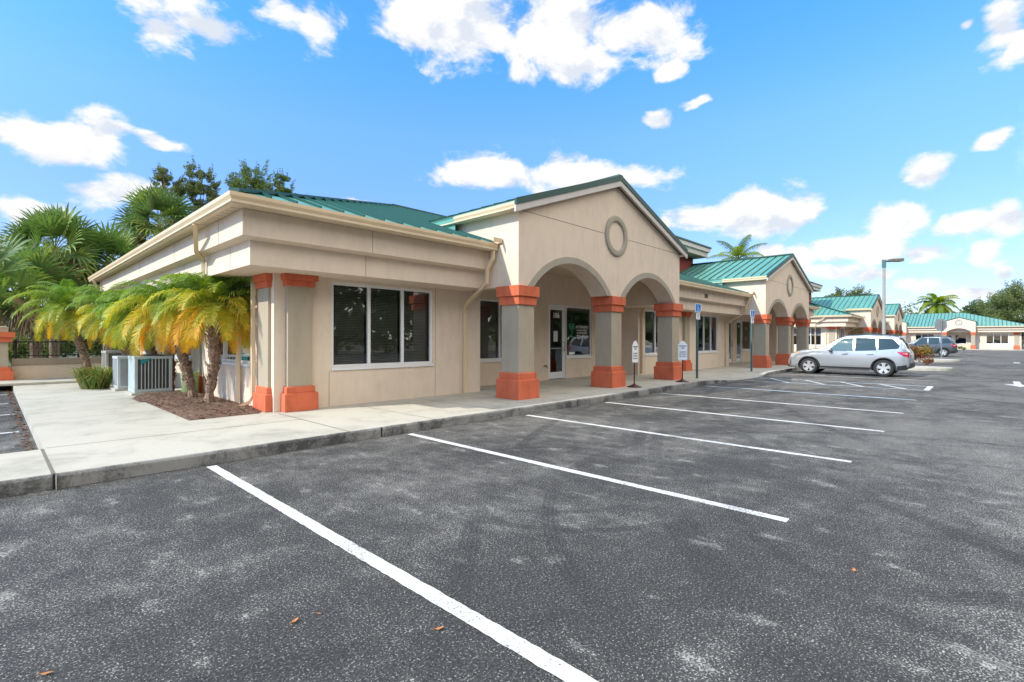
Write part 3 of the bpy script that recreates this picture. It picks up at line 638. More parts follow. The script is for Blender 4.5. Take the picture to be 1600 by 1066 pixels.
# kerb line with a dropped ramp before the access aisle
KP = [(-14, 6.80, .15), (-3, 6.73, .15), (.46, 6.68, .15), (2.5, 6.66, .15), (5.15, 6.655, .15), (8.6, 6.61, .15), (11., 6.575, .15), (13.2, 6.62, .15), (15.6, 6.69, .15), (16.6, 6.62, .14), (17.6, 6.56, .09), (18.8, 6.5, .03), (19.4, 6.48, .008), (20.9, 6.46, .008), (21.6, 6.46, .05), (22.4, 6.5, .13), (23.4, 6.52, .15), (27, 6.62, .15), (34, 6.7, .15), (41, 6.8, .15), (41.8, 7.2, .15)]
def kerb(path, name='kerb', w=.16):
    b = MB(); ring = []
    for x, y, z in path: ring.append([(x, y, -.02), (x, y-.0, max(z-.03, 0)), (x, y+.012, max(z-.008, .001)), (x, y+.035, z), (x, y+w, z+.001), (x, y+w, -.02)])
    n = len(ring[0])
    b.add([p for r in ring for p in r], [(i*n+k, i*n+k+1, (i+1)*n+k+1, (i+1)*n+k) for i in range(len(ring)-1) for k in range(n-1)])
    b.add(ring[0], [tuple(range(n))]); b.add(ring[-1], [tuple(range(n))])
    # face and top in different finish: faces whose index k>=3 are the trowelled top
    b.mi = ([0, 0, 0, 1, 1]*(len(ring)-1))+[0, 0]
    return struct(b.build(name, ['kerbface', 'walk']))
def dense(path):
    out = []
    for (a, b) in zip(path[:-1], path[1:]):
        n = max(1, int(abs(b[0]-a[0])/.5))
        for i in range(n): out.append(tuple(a[k]+(b[k]-a[k])*i/n for k in range(3)))
    return out+[path[-1]]
kerb(dense(KP))
def kz(x):
    for a, b in zip(KP[:-1], KP[1:]):
        if a[0] <= x <= b[0]: t = (x-a[0])/(b[0]-a[0]); return a[1]+(b[1]-a[1])*t, a[2]+(b[2]-a[2])*t
    return 6.8, .15
b = MB(); xs = [.45+i*.45 for i in range(92)]
def row(x):
    y, z = kz(x); return [(x, y+.16, z), (x, y+.9, max(z, .15-(.15-z)*.45)), (x, 8.35, .15), (x, 10.5, .15)]
for xa, xb in zip(xs[:-1], xs[1:]):
    p, q = row(xa), row(xb)
    for k in range(3): b.quad(p[k], q[k], q[k+1], p[k+1])
for x0, x1, y0, y1 in ((.45, 3.62, 10.5, 23.2),): b.quad((x0, y0, .15), (x1, y0, .15), (x1, y1, .15), (x0, y1, .15))
b.quad((.45, 6.6, -.02), (.45, 23.2, -.02), (.45, 23.2, .15), (.45, 6.6, .15))
# left slab between the two lots
ys = 8.28
b.add([(-14, 6.95, .151), (.425, 6.84, .151), (.425, ys, .151), (-14, ys, .151)], [(0, 1, 2, 3)])
b.quad((-14, ys, -.02), (.425, ys, -.02), (.425, ys, .151), (-14, ys, .151)); b.quad((.425, 6.84, -.02), (.425, ys, -.02), (.425, ys, .151), (.425, 6.84, .151))
struct(b.build('sidewalk', 'walk'))
# expansion joints as narrow dark strips lying on the slab
b = MB()
def strip(p, q, w=.012, z=.1535):
    p, q = Vector((*p, z)), Vector((*q, z)); d = (q-p).normalized(); s = Vector((-d.y, d.x, 0))*w*.5; b.quad(p-s, q-s, q+s, p+s)
for y in (8.30, 11.18, 13.95, 16.7, 19.5): strip((.46, y+.03), (2.24 if y > 9.3 else 3.6, y-.02))
for x, w in ((3.60, .016), (5.15, .010), (6.70, .012), (9.8, .012), (12.9, .012), (15.9, .012), (24.5, .012), (27.6, .012), (30.7, .012), (33.8, .012)):
    strip((x, kz(x)[0]+.02), (x-.02, 9.2), w, .1535)
strip((.435, 6.70), (.435, 8.3), .03, .1525)
struct(b.build('sidewalk_joint', 'walkjoint'))
b = MB()      # vertical joints in the kerb face
for x in (.44, 4.12, 9.1, 13.4): b.box(x-.012, x+.012, kz(x)[0]-.003, kz(x)[0]+.02, 0, .145)
struct(b.build('kerb_joint', 'black'))

def bar(name, p, q, w, mat, z=.004):
    p, q = Vector((*p, z)), Vector((*q, z)); d = (q-p).normalized(); s = Vector((-d.y, d.x, 0))*w*.5
    m_ = MB(); n = max(2, int((q-p).length/.045)); L = []; Rr = []
    for i in range(n+1):
        t = p+(q-p)*i/n; j1, j2 = rng.uniform(-.004, .003), rng.uniform(-.004, .003)
        L.append(t+s+s.normalized()*j1); Rr.append(t-s+s.normalized()*j2)
    m_.add(L+Rr, [(i, n+1+i, n+2+i, i+1) for i in range(n)])
    return struct(m_.build(name, mat))
for i, (x, y0, y1) in enumerate(((1.79, 6.56, -1.5), (4.56, 6.55, 1.17), (7.29, 6.52, 1.17), (10.08, 6.5, 1.17), (12.84, 6.5, 1.17))): bar('parking_line', (x, y0), (x-.01, y1), .105, 'paint')
bar('parking_line', (15.88, 6.5), (15.86, 1.2), .11, 'bluepaint')
bar('parking_line', (19.12, 6.4), (19.15, 1.17), .10, 'bluepaint'); bar('parking_line', (20.82, 6.4), (20.80, 1.17), .10, 'bluepaint')
for p, q in (((20.75, 5.96), (19.18, 4.92)), ((20.75, 4.75), (19.18, 3.82)), ((20.75, 3.65), (19.18, 2.76)), ((20.75, 2.55), (19.18, 1.7))): bar('parking_line', p, q, .10, 'paint', .0065)
bar('parking_line', (19.12, 1.22), (20.85, 1.22), .14, 'paint', .009)
for x in (23.75, 27.3, 38., 50.6, 53.4, 56.1, 61.6, 64.3, 67.1): bar('parking_line', (x, 6.45), (x, 1.2), .10, 'paint')
for y0 in (11.17, 13.8, 16.15, 18.7): bar('parking_line', (-4.5, y0), (.32, y0), .10, 'paint')
a = MB(); ax, ay = 23.6, -.86      # arrow painted in the aisle
a.poly([(ax-.9, ay, .005), (ax+.2, ay-.36, .005), (ax+.2, ay-.09, .005), (ax+1.9, ay-.09, .005), (ax+1.9, ay+.09, .005), (ax+.2, ay+.09, .005), (ax+.2, ay+.36, .005)])
struct(a.build('lane_arrow', 'paint'))
for x in (34., 46.): bar('lane_dash', (x, -1.6), (x+1.5, -1.62), .3, 'paint')
# leaf litter along the left lot's edge
b = MB()
for i in range(300):
    y = rng.uniform(8.35, 20.5); x = .41-abs(rng.gauss(0, .06)); s = rng.uniform(.015, .045); a = rng.uniform(0, 6.28)
    b.quad((x-s*math.cos(a), y-s*math.sin(a), .006), (x+s*.5*math.sin(a), y-s*.5*math.cos(a), .012), (x+s*math.cos(a), y+s*math.sin(a), .008), (x-s*.5*math.sin(a), y+s*.5*math.cos(a), .02))
o = b.build('leaf_litter', 'litter'); tag(o, 'brown leaf litter along the walkway edge of the left lot', 'leaf litter', kind='stuff')

# planted islands
def island(y0, y1, x0, x1):
    b = MB(); n = 10; r = (x1-x0)/2; cx = (x0+x1)/2; pts = [(x1, y1), (x0, y1)]+[(cx+r*math.cos(math.pi+math.pi*i/n), y0+r+r*math.sin(math.pi+math.pi*i/n)) for i in range(n+1)]
    b.prism([(x, y, -.01) for x, y in pts], (0, 0, .16)); return struct(b.build('planting_island', 'walk', bevel=.02))
island(1.05, 7.0, 31.2, 33.4); island(1.1, 7.0, 43.6, 47.2)
for x0, x1 in ((42., 44), (88., 90)): pass
b = MB(); b.box(50, 92, 7.0, 10.9, -.01, .15); struct(b.build('sidewalk', 'walk'))
b = MB(); b.box(102, 105.2, -4.8, 16, -.01, .12); struct(b.build('sidewalk', 'walk'))
b = MB(); b.box(-3, 3.4, 19.9, 21.6, .1515, .22); struct(b.build('garden_kerb', 'walk', bevel=.015))

# ------------------------------------------------------------------ mulch bed
bed = [(2.25, 9.44), (3.36, 9.47), (3.57, 10.0), (3.57, 14.4), (2.35, 14.3), (2.16, 13.6), (2.28, 12.0)]
def inside(x, y):
    c = False
    for (ax, ay), (bx, by) in zip(bed, bed[1:]+bed[:1]):
        if (ay > y) != (by > y) and x < (bx-ax)*(y-ay)/(by-ay)+ax: c = not c
    return c
def edged(x, y): 
    return min(((Vector((x, y))-Vector(a)).dot((Vector(b_)-Vector(a)).normalized().orthogonal()) if 0 else ((Vector((x, y))-(Vector(a)+(Vector(b_)-Vector(a))*max(0, min(1, (Vector((x, y))-Vector(a)).dot(Vector(b_)-Vector(a))/(Vector(b_)-Vector(a)).length_squared)))).length)) for a, b_ in zip(bed, bed[1:]+bed[:1]))
def mz(x, y):
    return .152+min(.075, edged(x, y)*.28)+.012*noise.noise(Vector((x*9, y*9, 0)))
b = MB(); st = .075; xs = np.arange(2.1, 3.62, st); ys_ = np.arange(9.38, 14.5, st)
for x in xs:
    for y in ys_:
        if inside(x+st/2, y+st/2):
            b.quad(*[(px, py, mz(px, py) if inside(px, py) else .152) for px, py in ((x, y), (x+st, y), (x+st, y+st), (x, y+st))])
o = b.build('mulch_bed', 'mulch'); o['kind'] = 'structure'
b = MB()
for i in range(5200):
    x, y = rng.uniform(2.1, 3.6), rng.uniform(9.3, 14.45)
    if not inside(x, y) and rng.random() > .012: continue
    z = (mz(x, y) if inside(x, y) else .156)+.006; L = rng.uniform(.018, .055); w = L*rng.uniform(.2, .4); a = rng.uniform(0, 6.28); tl = rng.uniform(-.5, .5)
    d = Vector((math.cos(a), math.sin(a), tl*.6)); s = Vector((-math.sin(a), math.cos(a), rng.uniform(-.4, .4)))*w; p = Vector((x, y, z+.006)); b.tint = rng.random()**1.3
    b.quad(p-d*L*.5-s*.5, p+d*L*.5-s*.5, p+d*L*.5+s*.5, p-d*L*.5+s*.5)
tag(b.build('mulch_chips', 'chip', tint=True), 'loose brown bark mulch under the feather palms', 'mulch', kind='stuff')

# ------------------------------------------------------------------ plants
def rdir(): 
    z = rng.uniform(-1, 1); a = rng.uniform(0, 6.283); r = math.sqrt(1-z*z); return Vector((r*math.cos(a), r*math.sin(a), z))
def feather_palm(base, top, nf, L, label, lean=(0, 0), seed=0, group='yellowing feather palms by the side wall', yellow=.5):
    rg = random.Random(seed)
    bx, by, bz = base; t = thing('feather_palm', label, 'palm', base, 0, group)
    tr = MB(); n = 16; path = []; rad = []
    for i in range(n+1):
        s = i/n; e = s*s*(3-2*s)
        path.append((bx+(top[0]-bx)*e+.03*math.sin(s*7+seed), by+(top[1]-by)*e+.03*math.cos(s*6+seed), bz-.03+(top[2]-bz+.03)*s)); rad.append(.085+.02*math.sin(i*2.4)+.035*s)
    tr.tube(path, rad, 10)
    # persistent leaf bases
    for i in range(260):
        s = rg.uniform(.15, 1.02); k = min(n-1, int(s*n)); p = Vector(path[k]).lerp(Vector(path[k+1]), min(1, s*n-k)); a = rg.uniform(0, 6.28); r0 = rad[k]
        d = Vector((math.cos(a), math.sin(a), 0)); q = p+d*r0*.92; tip = q+d*rg.uniform(.015, .06)+Vector((0, 0, rg.uniform(.03, .10))); sd = Vector((-math.sin(a), math.cos(a), 0))*.028
        tr.add([q-sd, q+sd, tip, q+Vector((0, 0, .05))+d*.02], [(0, 1, 2), (0, 2, 3), (1, 3, 2)])
    tr.build('trunk', 'palmbark', t)
    cr = MB(); c = Vector(top)
    for f in range(nf):
        u = f/nf; az = f*2.39996+rg.uniform(-.25, .25); el = R(86)-u*R(120)+rg.uniform(-.18, .18)
        ln = L*rg.uniform(.82, 1.1)*(1 if u > .12 else .8)*(1-.20*max(0, u-.5)/.5); h = Vector((math.cos(az), math.sin(az), 0))
        pts = []; p = c+Vector((0, 0, .08*(1-u)))+h*.05; e = el; m_ = 14
        for i in range(m_+1):
            pts.append(p.copy()); d = h*math.cos(e)+Vector((0, 0, math.sin(e))); p = p+d*ln/m_; e -= (.074+.108*i/m_)*(1.15 if u < .5 else .95)*(1 if e > -1.42 else 0)
        age = max(0, min(1, 1.14-u*yellow*1.9+rg.uniform(-.22, .2)))
        cr.tint = max(0, age-.1); cr.tube(pts, [.013*(1-i/m_*.8) for i in range(m_+1)], 3, caps=False)
        npair = 36
        for q in range(npair):
            s = .10+.90*q/npair; k = min(m_-1, int(s*m_)); fr = s*m_-k; P = pts[k].lerp(pts[k+1], fr); T = (pts[k+1]-pts[k]).normalized()
            sd = T.cross(Vector((0, 0, 1))); sd = sd.normalized() if sd.length > .05 else Vector((1, 0, 0)); nrm = sd.cross(T).normalized()
            ll = .30*math.sin(math.pi*min(1, .16+.84*s)**.8)*rg.uniform(.8, 1.1)+.06
            for sg in (-1, 1):
                d = (sd*sg*.8+T*.62+nrm*rg.uniform(.05, .35)).normalized(); mid = P+d*ll*.55; tip = P+d*ll+Vector((0, 0, -ll*rg.uniform(.25, .75)))
                wv = T*.0115; cr.tint = max(0, min(1, age+rg.uniform(-.17, .17)-.16*s))
                cr.add([P-wv, P+wv, mid+wv*.9, mid-wv*.9, tip], [(0, 1, 2, 3), (3, 2, 4)])
    cr.build('crown', 'date', t, tint=True)
    return t
# trunks and crowns placed from the ground points seen in the photo
feather_palm((3.02, 12.35, .2), (2.68, 12.55, 2.08), 46, 1.32, 'feather palm in the mulch leaning left, its hanging fronds bright orange', seed=3, yellow=.48)
feather_palm((3.05, 11.25, .2), (3.1, 11.1, 2.12), 46, 1.27, 'feather palm nearest the building corner, fronds brushing the fascia, orange tuft below', seed=5, yellow=.47)
feather_palm((3.05, 14.95, .2), (2.55, 15.0, 2.05), 38, 1.2, 'feather palm with slanting trunk beside the teal air conditioner, yellow-green crown', seed=8, yellow=.33)
feather_palm((3.14, 14.75, .2), (2.98, 14.7, 2.0), 24, 1.15, 'feather palm with stout upright trunk just right of the slanting one behind the air conditioner', seed=11, yellow=.36)
feather_palm((2.95, 18.0, .15), (2.45, 17.9, 2.2), 42, 1.32, 'feather palm with lime green crown over the middle air conditioner', seed=14, yellow=.36)
feather_palm((2.2, 20.6, .15), (1.65, 20.3, 2.35), 44, 1.55, 'leftmost feather palm, lime green crown with orange tips hanging above the low wall', seed=17, yellow=.36)

def fan_palm(base, h, nf, L, label, seed, lean=(0, 0)):
    rg = random.Random(seed); t = thing('fan_palm', label, 'palm', base, 0, 'tall fan palms behind the low wall')
    bx, by, bz = base; c = Vector((bx+lean[0], by+lean[1], bz+h))
    tr = MB(); n = 14; tr.tube([(bx+lean[0]*(i/n)**2, by+lean[1]*(i/n)**2, bz+h*i/n) for i in range(n+1)], [.17+.02*math.sin(i*3) for i in range(n+1)], 10); tr.build('trunk', 'palmbark', t)
    cr = MB()
    for f in range(nf):
        u = f/nf; az = f*2.39996+rg.uniform(-.3, .3); el = R(82)-u*R(150)+rg.uniform(-.2, .2); h_ = Vector((math.cos(az), math.sin(az), 0))
        d = h_*math.cos(el)+Vector((0, 0, math.sin(el))); pl = L*rg.uniform(.55, .85); hub = c+d*pl+Vector((0, 0, -.12*pl))
        dead = u > .78; tin = rg.uniform(0, .14) if dead else (.40+rg.uniform(-.16, .38) if u < .6 else .3+rg.uniform(0, .68))
        cr.tint = tin if dead else .85; cr.tube([c, c.lerp(hub, .5)+Vector((0, 0, .06)), hub], .016, 3, caps=False)
        out = (d+Vector((0, 0, -.25-.35*max(0, u-.3)))).normalized(); sd = out.cross(Vector((0, 0, 1))).normalized(); sd.rotate(Matrix.Rotation(rg.uniform(-1.35, 1.35), 3, out)); nm = sd.cross(out).normalized()
        nb = 19; bl = L*rg.uniform(.75, .95)
        for q in range(nb):
            a = R(-105+210*q/(nb-1)); dd = (out*math.cos(a)+sd*math.sin(a)+nm*(.10+.25*abs(math.sin(a)))).normalized()
            ll = bl*(1-.25*abs(a)/2.2)*rg.uniform(.88, 1.08); w = dd.cross(nm).normalized()*.047
            m1 = hub+dd*ll*.5; droop = ll*rg.uniform(.04, .20)*(3. if dead else 1+u); tip = hub+dd*ll+Vector((0, 0, -droop)); m2 = hub+dd*ll*.78+Vector((0, 0, -droop*.35))
            cr.tint = max(0 if dead else .22, min(1, tin+rg.uniform(-.12, .12)))
            cr.add([hub-w*.3, hub+w*.3, m1+w, m1-w, m2+w*.7, m2-w*.7, tip], [(0, 1, 2, 3), (3, 2, 4, 5), (5, 4, 6)])
    cr.build('crown', 'sabal', t, tint=True)
    return t
TH = .7599; FWD = Vector((math.cos(TH), math.sin(TH), 0)); RGT = Vector((math.sin(TH), -math.cos(TH), 0)); FPX = 774.8
def at(u, d): p = FWD*d+RGT*((u-800)/FPX*d); return p.x, p.y      # bearing and distance from the tripod to a map point
def zat(v, d): return 1.5+(529.5-v)*d/FPX
def fan_at(u, v, d, nf, L, label, seed):
    x, y = at(u, d); fan_palm((x, y, -.05), zat(v, d)+.05, nf, L, label, seed)
fan_at(85, 392, 22, 58, 1.5, 'fan palm at far left with a broad spiky crown above the feather palms', 21)
fan_at(168, 412, 24, 58, 1.45, 'fan palm with dark blue-green fans close to the end of the gutter', 22)
fan_at(55, 455, 20, 46, 1.4, 'low fan palm with drooping fronds above the iron fence', 23)
fan_at(250, 352, 29, 66, 1.7, 'tallest fan palm, round bright crown rising over the side eave', 24)
fan_at(-42, 445, 17, 26, 1.5, 'fan palm cut off by the left edge of the picture, dark hanging fans', 25)

def leaves(mb, blobs, n, size, rg, hi=.35):
    vol = [b[3]*b[3]*b[4] for b in blobs]; tot = sum(vol); 
    for bi, b in enumerate(blobs):
        k = int(n*vol[bi]/tot); tb = rg.uniform(0, .45)
        for i in range(k):
            d = Vector((rg.gauss(0, 1), rg.gauss(0, 1), rg.gauss(0, 1))).normalized(); r = rg.uniform(.25, 1)**.5
            p = Vector((b[0]+d.x*b[3]*r, b[1]+d.y*b[3]*r, b[2]+d.z*b[4]*r)); a = (d*.6+Vector((rg.gauss(0, 1), rg.gauss(0, 1), rg.gauss(0, .7)))).normalized()
            s = a.orthogonal().normalized(); s.rotate(Matrix.Rotation(rg.uniform(0, 6.28), 3, a)); q = a.cross(s); L = size*rg.uniform(.6, 1.25); W = L*rg.uniform(.32, .55)
            mb.tint = max(0, min(1, tb+rg.uniform(0, .42)+hi*max(0, rg.random()-.6)))
            mb.add([p-s*L*.5, p+q*W*.5+a*L*.08, p+s*L*.5, p-q*W*.5+a*L*.08], [(0, 1, 2, 3)])
def tree(u, d, vtop, wpx, label, seed, n=6000, leaf=.3, mat='leaf', name='tree', vbot=None, group=None, nb=40, spread=1.):
    rg = random.Random(seed); x, y = at(u, d); zt = zat(vtop, d); rad = wpx*d/FPX/2; zb = zat(vbot, d) if vbot else max(1.2, zt-2.2*rad); zb = max(.8, zb)
    t = thing(name, label, 'tree', (x, y, -.05), 0, group); cz = (zt+zb)/2; rz = (zt-zb)/2
    blobs = []
    for i in range(nb):
        dd = Vector((rg.gauss(0, 1), rg.gauss(0, 1), rg.gauss(0, 1))).normalized(); r = rg.uniform(.30, .90); k = rg.uniform(.15, .30)
        blobs.append((x+dd.x*rad*r, y+dd.y*rad*r, cz+dd.z*rz*r*.92, rad*k, min(rz*.55, rad*k*rg.uniform(.55, .85))))
    for i in range(nb//2):     # sprigs that break the outline
        dd = Vector((rg.gauss(0, 1), rg.gauss(0, 1), abs(rg.gauss(.3, .8)))).normalized()
        for q in range(4): r = .72+.09*q; blobs.append((x+dd.x*rad*r, y+dd.y*rad*r, cz+dd.z*rz*r+.03*q*rad, rad*(.13-.022*q), rad*(.15-.02*q)))
    tr = MB(); r0 = max(.12, rad*.07); fork = max(.6, zb*.8)
    tr.tube([(x, y, -.05), (x+.05, y, fork*.5), (x, y+.04, fork)], [r0*1.3, r0, r0*.9], 8)
    for i, b in enumerate(blobs[:10]): tr.tube([(x, y, fork*.93), (x+(b[0]-x)*.45, y+(b[1]-y)*.45, fork+(b[2]-fork)*.6), (b[0], b[1], b[2])], [r0*.6, r0*.35, r0*.1], 6)
    tr.build('trunk', 'bark', t)
    cr = MB(); leaves(cr, blobs, n, leaf, rg); cr.build('crown', mat, t, tint=True)
    return t
tree(262, 42, 254, 55, 'slender open-crowned tree left of a pair behind the tallest fan palm', 31, 12000, .14, 'oliveleaf', vbot=360, group='trees behind the side wing')
tree(312, 43, 246, 60, 'slender tree with upright dark sprigs, right of the pair behind the eave', 32, 14000, .14, 'oliveleaf', vbot=360, group='trees behind the side wing')
tree(398, 48, 247, 80, 'yellow-green tree whose sprigs rise just behind the roof corner', 33, 17000, .16, 'leaf', vbot=360, group='trees behind the side wing')
tree(442, 50, 262, 42, 'narrow dark tree right of the yellow-green one over the roof corner', 34, 9000, .15, 'leaf', vbot=360, group='trees behind the side wing')
tree(481, 52, 298, 16, 'single small treetop peeping over the green roof slope', 35, 900, .14, 'darkleaf', vbot=370)
tree(1325, 120, 447, 74, 'umbrella-shaped dark tree beyond the second building roof', 36, 9000, .42, 'oliveleaf', vbot=500)
tree(1285, 130, 462, 34, 'faint low treetop left of the umbrella-shaped tree', 37, 2200, .6, 'darkleaf', vbot=500)
tree(1419, 128, 468, 34, 'sparse tree with few leaves right of the last gable', 38, 700, .5, 'leaf', vbot=520)
tree(1448, 130, 482, 50, 'bright low tree behind the far roof under the arching palm', 39, 2600, .6, 'leaf', vbot=520)
tree(1512, 128, 474, 46, 'olive-green round tree behind the far roof ridge', 40, 4000, .6, 'leaf', vbot=520)
tree(1540, 124, 463, 66, 'taller dark tree behind the right slope of the far roof', 41, 10000, .42, 'darkleaf', vbot=530)
tree(1594, 88, 441, 105, 'large spreading oak covering the right end of the far building', 42, 40000, .27, 'oliveleaf', vbot=542, nb=70)

def big_palm(u, d, v, nf, L, label, seed, droop=1., mat='date', vbase=None):
    x, y = at(u, d); rg = random.Random(seed); zt = zat(v, d); t = thing('coconut_palm', label, 'palm', (x, y, -.05))
    tr = MB(); tr.tube([(x, y, -.05), (x, y, zt*.5), (x, y, zt)], [.26, .17, .13], 9); tr.build('trunk', 'bark', t)
    cr = MB(); c = Vector((x, y, zt))
    for f in range(nf):
        u_ = f/nf; az = f*2.39996+seed; e = R(74)-u_*R(95)*droop+rg.uniform(-.12, .12); h = Vector((math.cos(az), math.sin(az), 0)); p = c.copy(); pts = []; m_ = 16
        for i in range(m_+1): pts.append(p.copy()); p = p+(h*math.cos(e)+Vector((0, 0, math.sin(e))))*L/m_; e -= .055*droop+.08*droop*i/m_
        age = .55+rg.uniform(-.1, .4); cr.tint = age*.8; cr.tube(pts, [.035*(1-i/m_*.8) for i in range(m_+1)], 3, caps=False)
        for q in range(46):
            s = .12+.88*q/46; k = min(m_-1, int(s*m_)); P = pts[k].lerp(pts[k+1], s*m_-k); T = (pts[k+1]-pts[k]).normalized(); sd = T.cross(Vector((0, 0, 1))).normalized(); ll = .26*L*math.sin(math.pi*min(1, .2+.75*s))*rg.uniform(.8, 1.1)
            for sg in (-1, 1):
                dd = (sd*sg*.85+T*.5).normalized(); mid = P+dd*ll*.5; tip = P+dd*ll+Vector((0, 0, -ll*rg.uniform(.3, .7))); w = T*(.022 if L < 4 else .055); cr.tint = max(0, min(1, age+rg.uniform(-.15, .15)))
                cr.add([P-w, P+w, mid+w, mid-w, tip], [(0, 1, 2, 3), (3, 2, 4)])
    cr.build('crown', mat, t, tint=True)
M['cocoleaf'] = leafmat('coconut_leaves', [(0, (.20, .22, .02)), (.5, (.13, .21, .03)), (1, (.28, .33, .04))], .4)
big_palm(1153, 46, 404, 13, 2.9, 'coconut palm whose top fronds rise behind the green roof beside the red tower', 4, .8, 'cocoleaf')
big_palm(1464, 122, 474, 30, 5.2, 'arching palm behind the far building roof', 9, 1.25, 'cocoleaf')

def shrub(name, label, loc, rx, rz, n, leaf, mat, seed, group=None, stuff=False):
    rg = random.Random(seed); blobs = [(loc[0]+rg.uniform(-.6, .6)*rx, loc[1]+rg.uniform(-.6, .6)*rx, loc[2]+rz*rg.uniform(.35, 1.05), rx*rg.uniform(.3, .55), rz*rg.uniform(.25, .45)) for i in range(9)]
    m_ = MB(); leaves(m_, blobs, n, leaf, rg, .8); o = m_.build(name, mat, tint=True)
    o.location = (0, 0, 0); tag(o, label, 'plant', group); return o
for i, (u, d, v, wpx) in enumerate(((10, 24, 500, 130), (60, 26, 500, 120), (115, 27, 505, 120), (165, 28, 500, 90), (-30, 25, 470, 100))):
    x, y = at(u, d); lb = ['grey-green bush behind the fence beside the orange-banded pier', 'pale tangled bush behind the middle of the iron fence', 'deep green bush behind the fence under the leftmost feather palm', 'shaded bush behind the fence by the farthest air conditioner', 'bush at the picture edge behind the pier'][i]
    shrub('bush', lb, (x, y, 0), wpx*d/FPX*.55, (zat(v, d))*.75, 3800, .17, 'darkleaf' if i % 2 else 'leaf', 60+i, 'bushes behind the iron fence')
b = MB(); rg = random.Random(5)
for i in range(26):
    px, py = at(-120+i*18, 33+3*rg.random()); leaves(b, [(px, py, rg.uniform(.6, 2.6), 1.3, 1.0)], 420, .22, rg)
tag(b.build('undergrowth', 'darkleaf', tint=True), 'dense undergrowth behind the fan palms and low wall', 'undergrowth', kind='stuff')
shrub('croton_bush', 'red and yellow croton bush on the island behind the silver SUV', (*at(1434, 28.6), .15), .70, .85, 1100, .13, 'croton', 70)
shrub('croton_bush', 'small yellow croton at the island nose behind the silver SUV', (*at(1450, 27.2), .15), .32, .34, 300, .10, 'croton', 71)
shrub('low_shrub', 'low yellow-green shrub at the foot of the far pediment', (*at(1503, 73.5), 0), .6, .45, 200, .2, 'leaf', 72)
# ornamental grass by the air conditioners
b = MB(); rg = random.Random(9); gx, gy = 1.95, 17.35
for i in range(330):
    a = rg.uniform(0, 6.28); r = rg.uniform(0, .34); p = Vector((gx+r*math.cos(a)*.9, gy+r*math.sin(a)*1.3, .15)); o_ = Vector((math.cos(a+rg.gauss(0, .5)), math.sin(a+rg.gauss(0, .5)), 0)); L = rg.uniform(.45, .95); w = Vector((-o_.y, o_.x, 0))*.014; b.tint = rg.uniform(.2, 1) if rg.random() < .85 else .05
    q = p+o_*L*.25+Vector((0, 0, L*.62)); e = p+o_*L*rg.uniform(.6, .95)+Vector((0, 0, L*rg.uniform(.35, .75))); b.add([p-w, p+w, q+w, q-w, e], [(0, 1, 2, 3), (3, 2, 4)])
tag(b.build('ornamental_grass', 'grass', tint=True), 'clump of green ornamental grass on the walkway before the air conditioners', 'plant')
# tree belt across the lot, seen mirrored in the front windows
b = MB(); rg = random.Random(12)
for i in range(62):
    x = -12+i*2.7; y = -27+rg.uniform(-2, 2); h = rg.uniform(12, 17)
    leaves(b, [(x+rg.uniform(-1, 1), y+rg.uniform(-1, 1), h*(.15+.85*q/7), 2.9, 2.0) for q in range(8)], 1300, 1.0, rg); b.tint = 0; b.tube([(x, y, 0), (x+.2, y, h*.4), (x-.1, y, h*.8)], [.25, .18, .08], 6)
tag(b.build('tree_belt', 'oliveleaf', tint=True), 'belt of trees across the lot, mirrored in the front windows', 'trees', kind='stuff')

# ------------------------------------------------------------------ low wall, pier, iron fence
t = thing('garden_wall', 'low tan garden wall with grey coping and black iron fence at the end of the walkway', 'wall', (1.5, 21.8, .15))
m_ = MB(); m_.box(.45, 5.5, 21.75, 22.0, .1, .66); m_.build('wall', 'wall', t)
m_ = MB(); m_.box(.45, 5.5, 21.70, 22.05, .66, .86); m_.build('coping', 'coping', t, bevel=.01)
fe = MB(); fe.box(.45, 5.5, 21.86, 21.89, .93, .96); fe.box(.45, 5.5, 21.86, 21.89, 1.36, 1.40); 
for i in range(46): fe.box(.5+i*.11, .514+i*.11, 21.867, 21.881, .90, 1.40)
for x in (.52, 2.0, 3.5): fe.box(x, x+.06, 21.845, 21.905, .86, 1.46)
fe.build('iron_fence', 'black', t)
t = thing('wall_pier', 'square pier with orange bands and grey cap at the left end of the low wall', 'pier', (-.05, 21.8, .15))
m_ = MB(); m_.box(-.45, .38, 21.45, 22.25, .1, 1.78); m_.build('pier_shaft', 'shaft', t)
m_ = MB(); tier(m_, -.035, 21.85, .53, .52, .1, .50, .02); tier(m_, -.035, 21.85, .47, .46, .50, .62, .02); m_.build('base', 'orange', t)
m_ = MB(); tier(m_, -.035, 21.85, .56, .55, 1.52, 1.68); tier(m_, -.035, 21.85, .50, .49, 1.38, 1.52); m_.build('capital', 'orange', t)
m_ = MB(); tier(m_, -.035, 21.85, .40, .40, 1.78, 1.86, .03); m_.build('cap', 'coping', t)
shrub('red_plant', 'dark red plant at the foot of the orange-banded pier', (-.62, 19.7, .1), .35, .55, 260, .15, 'croton', 77)

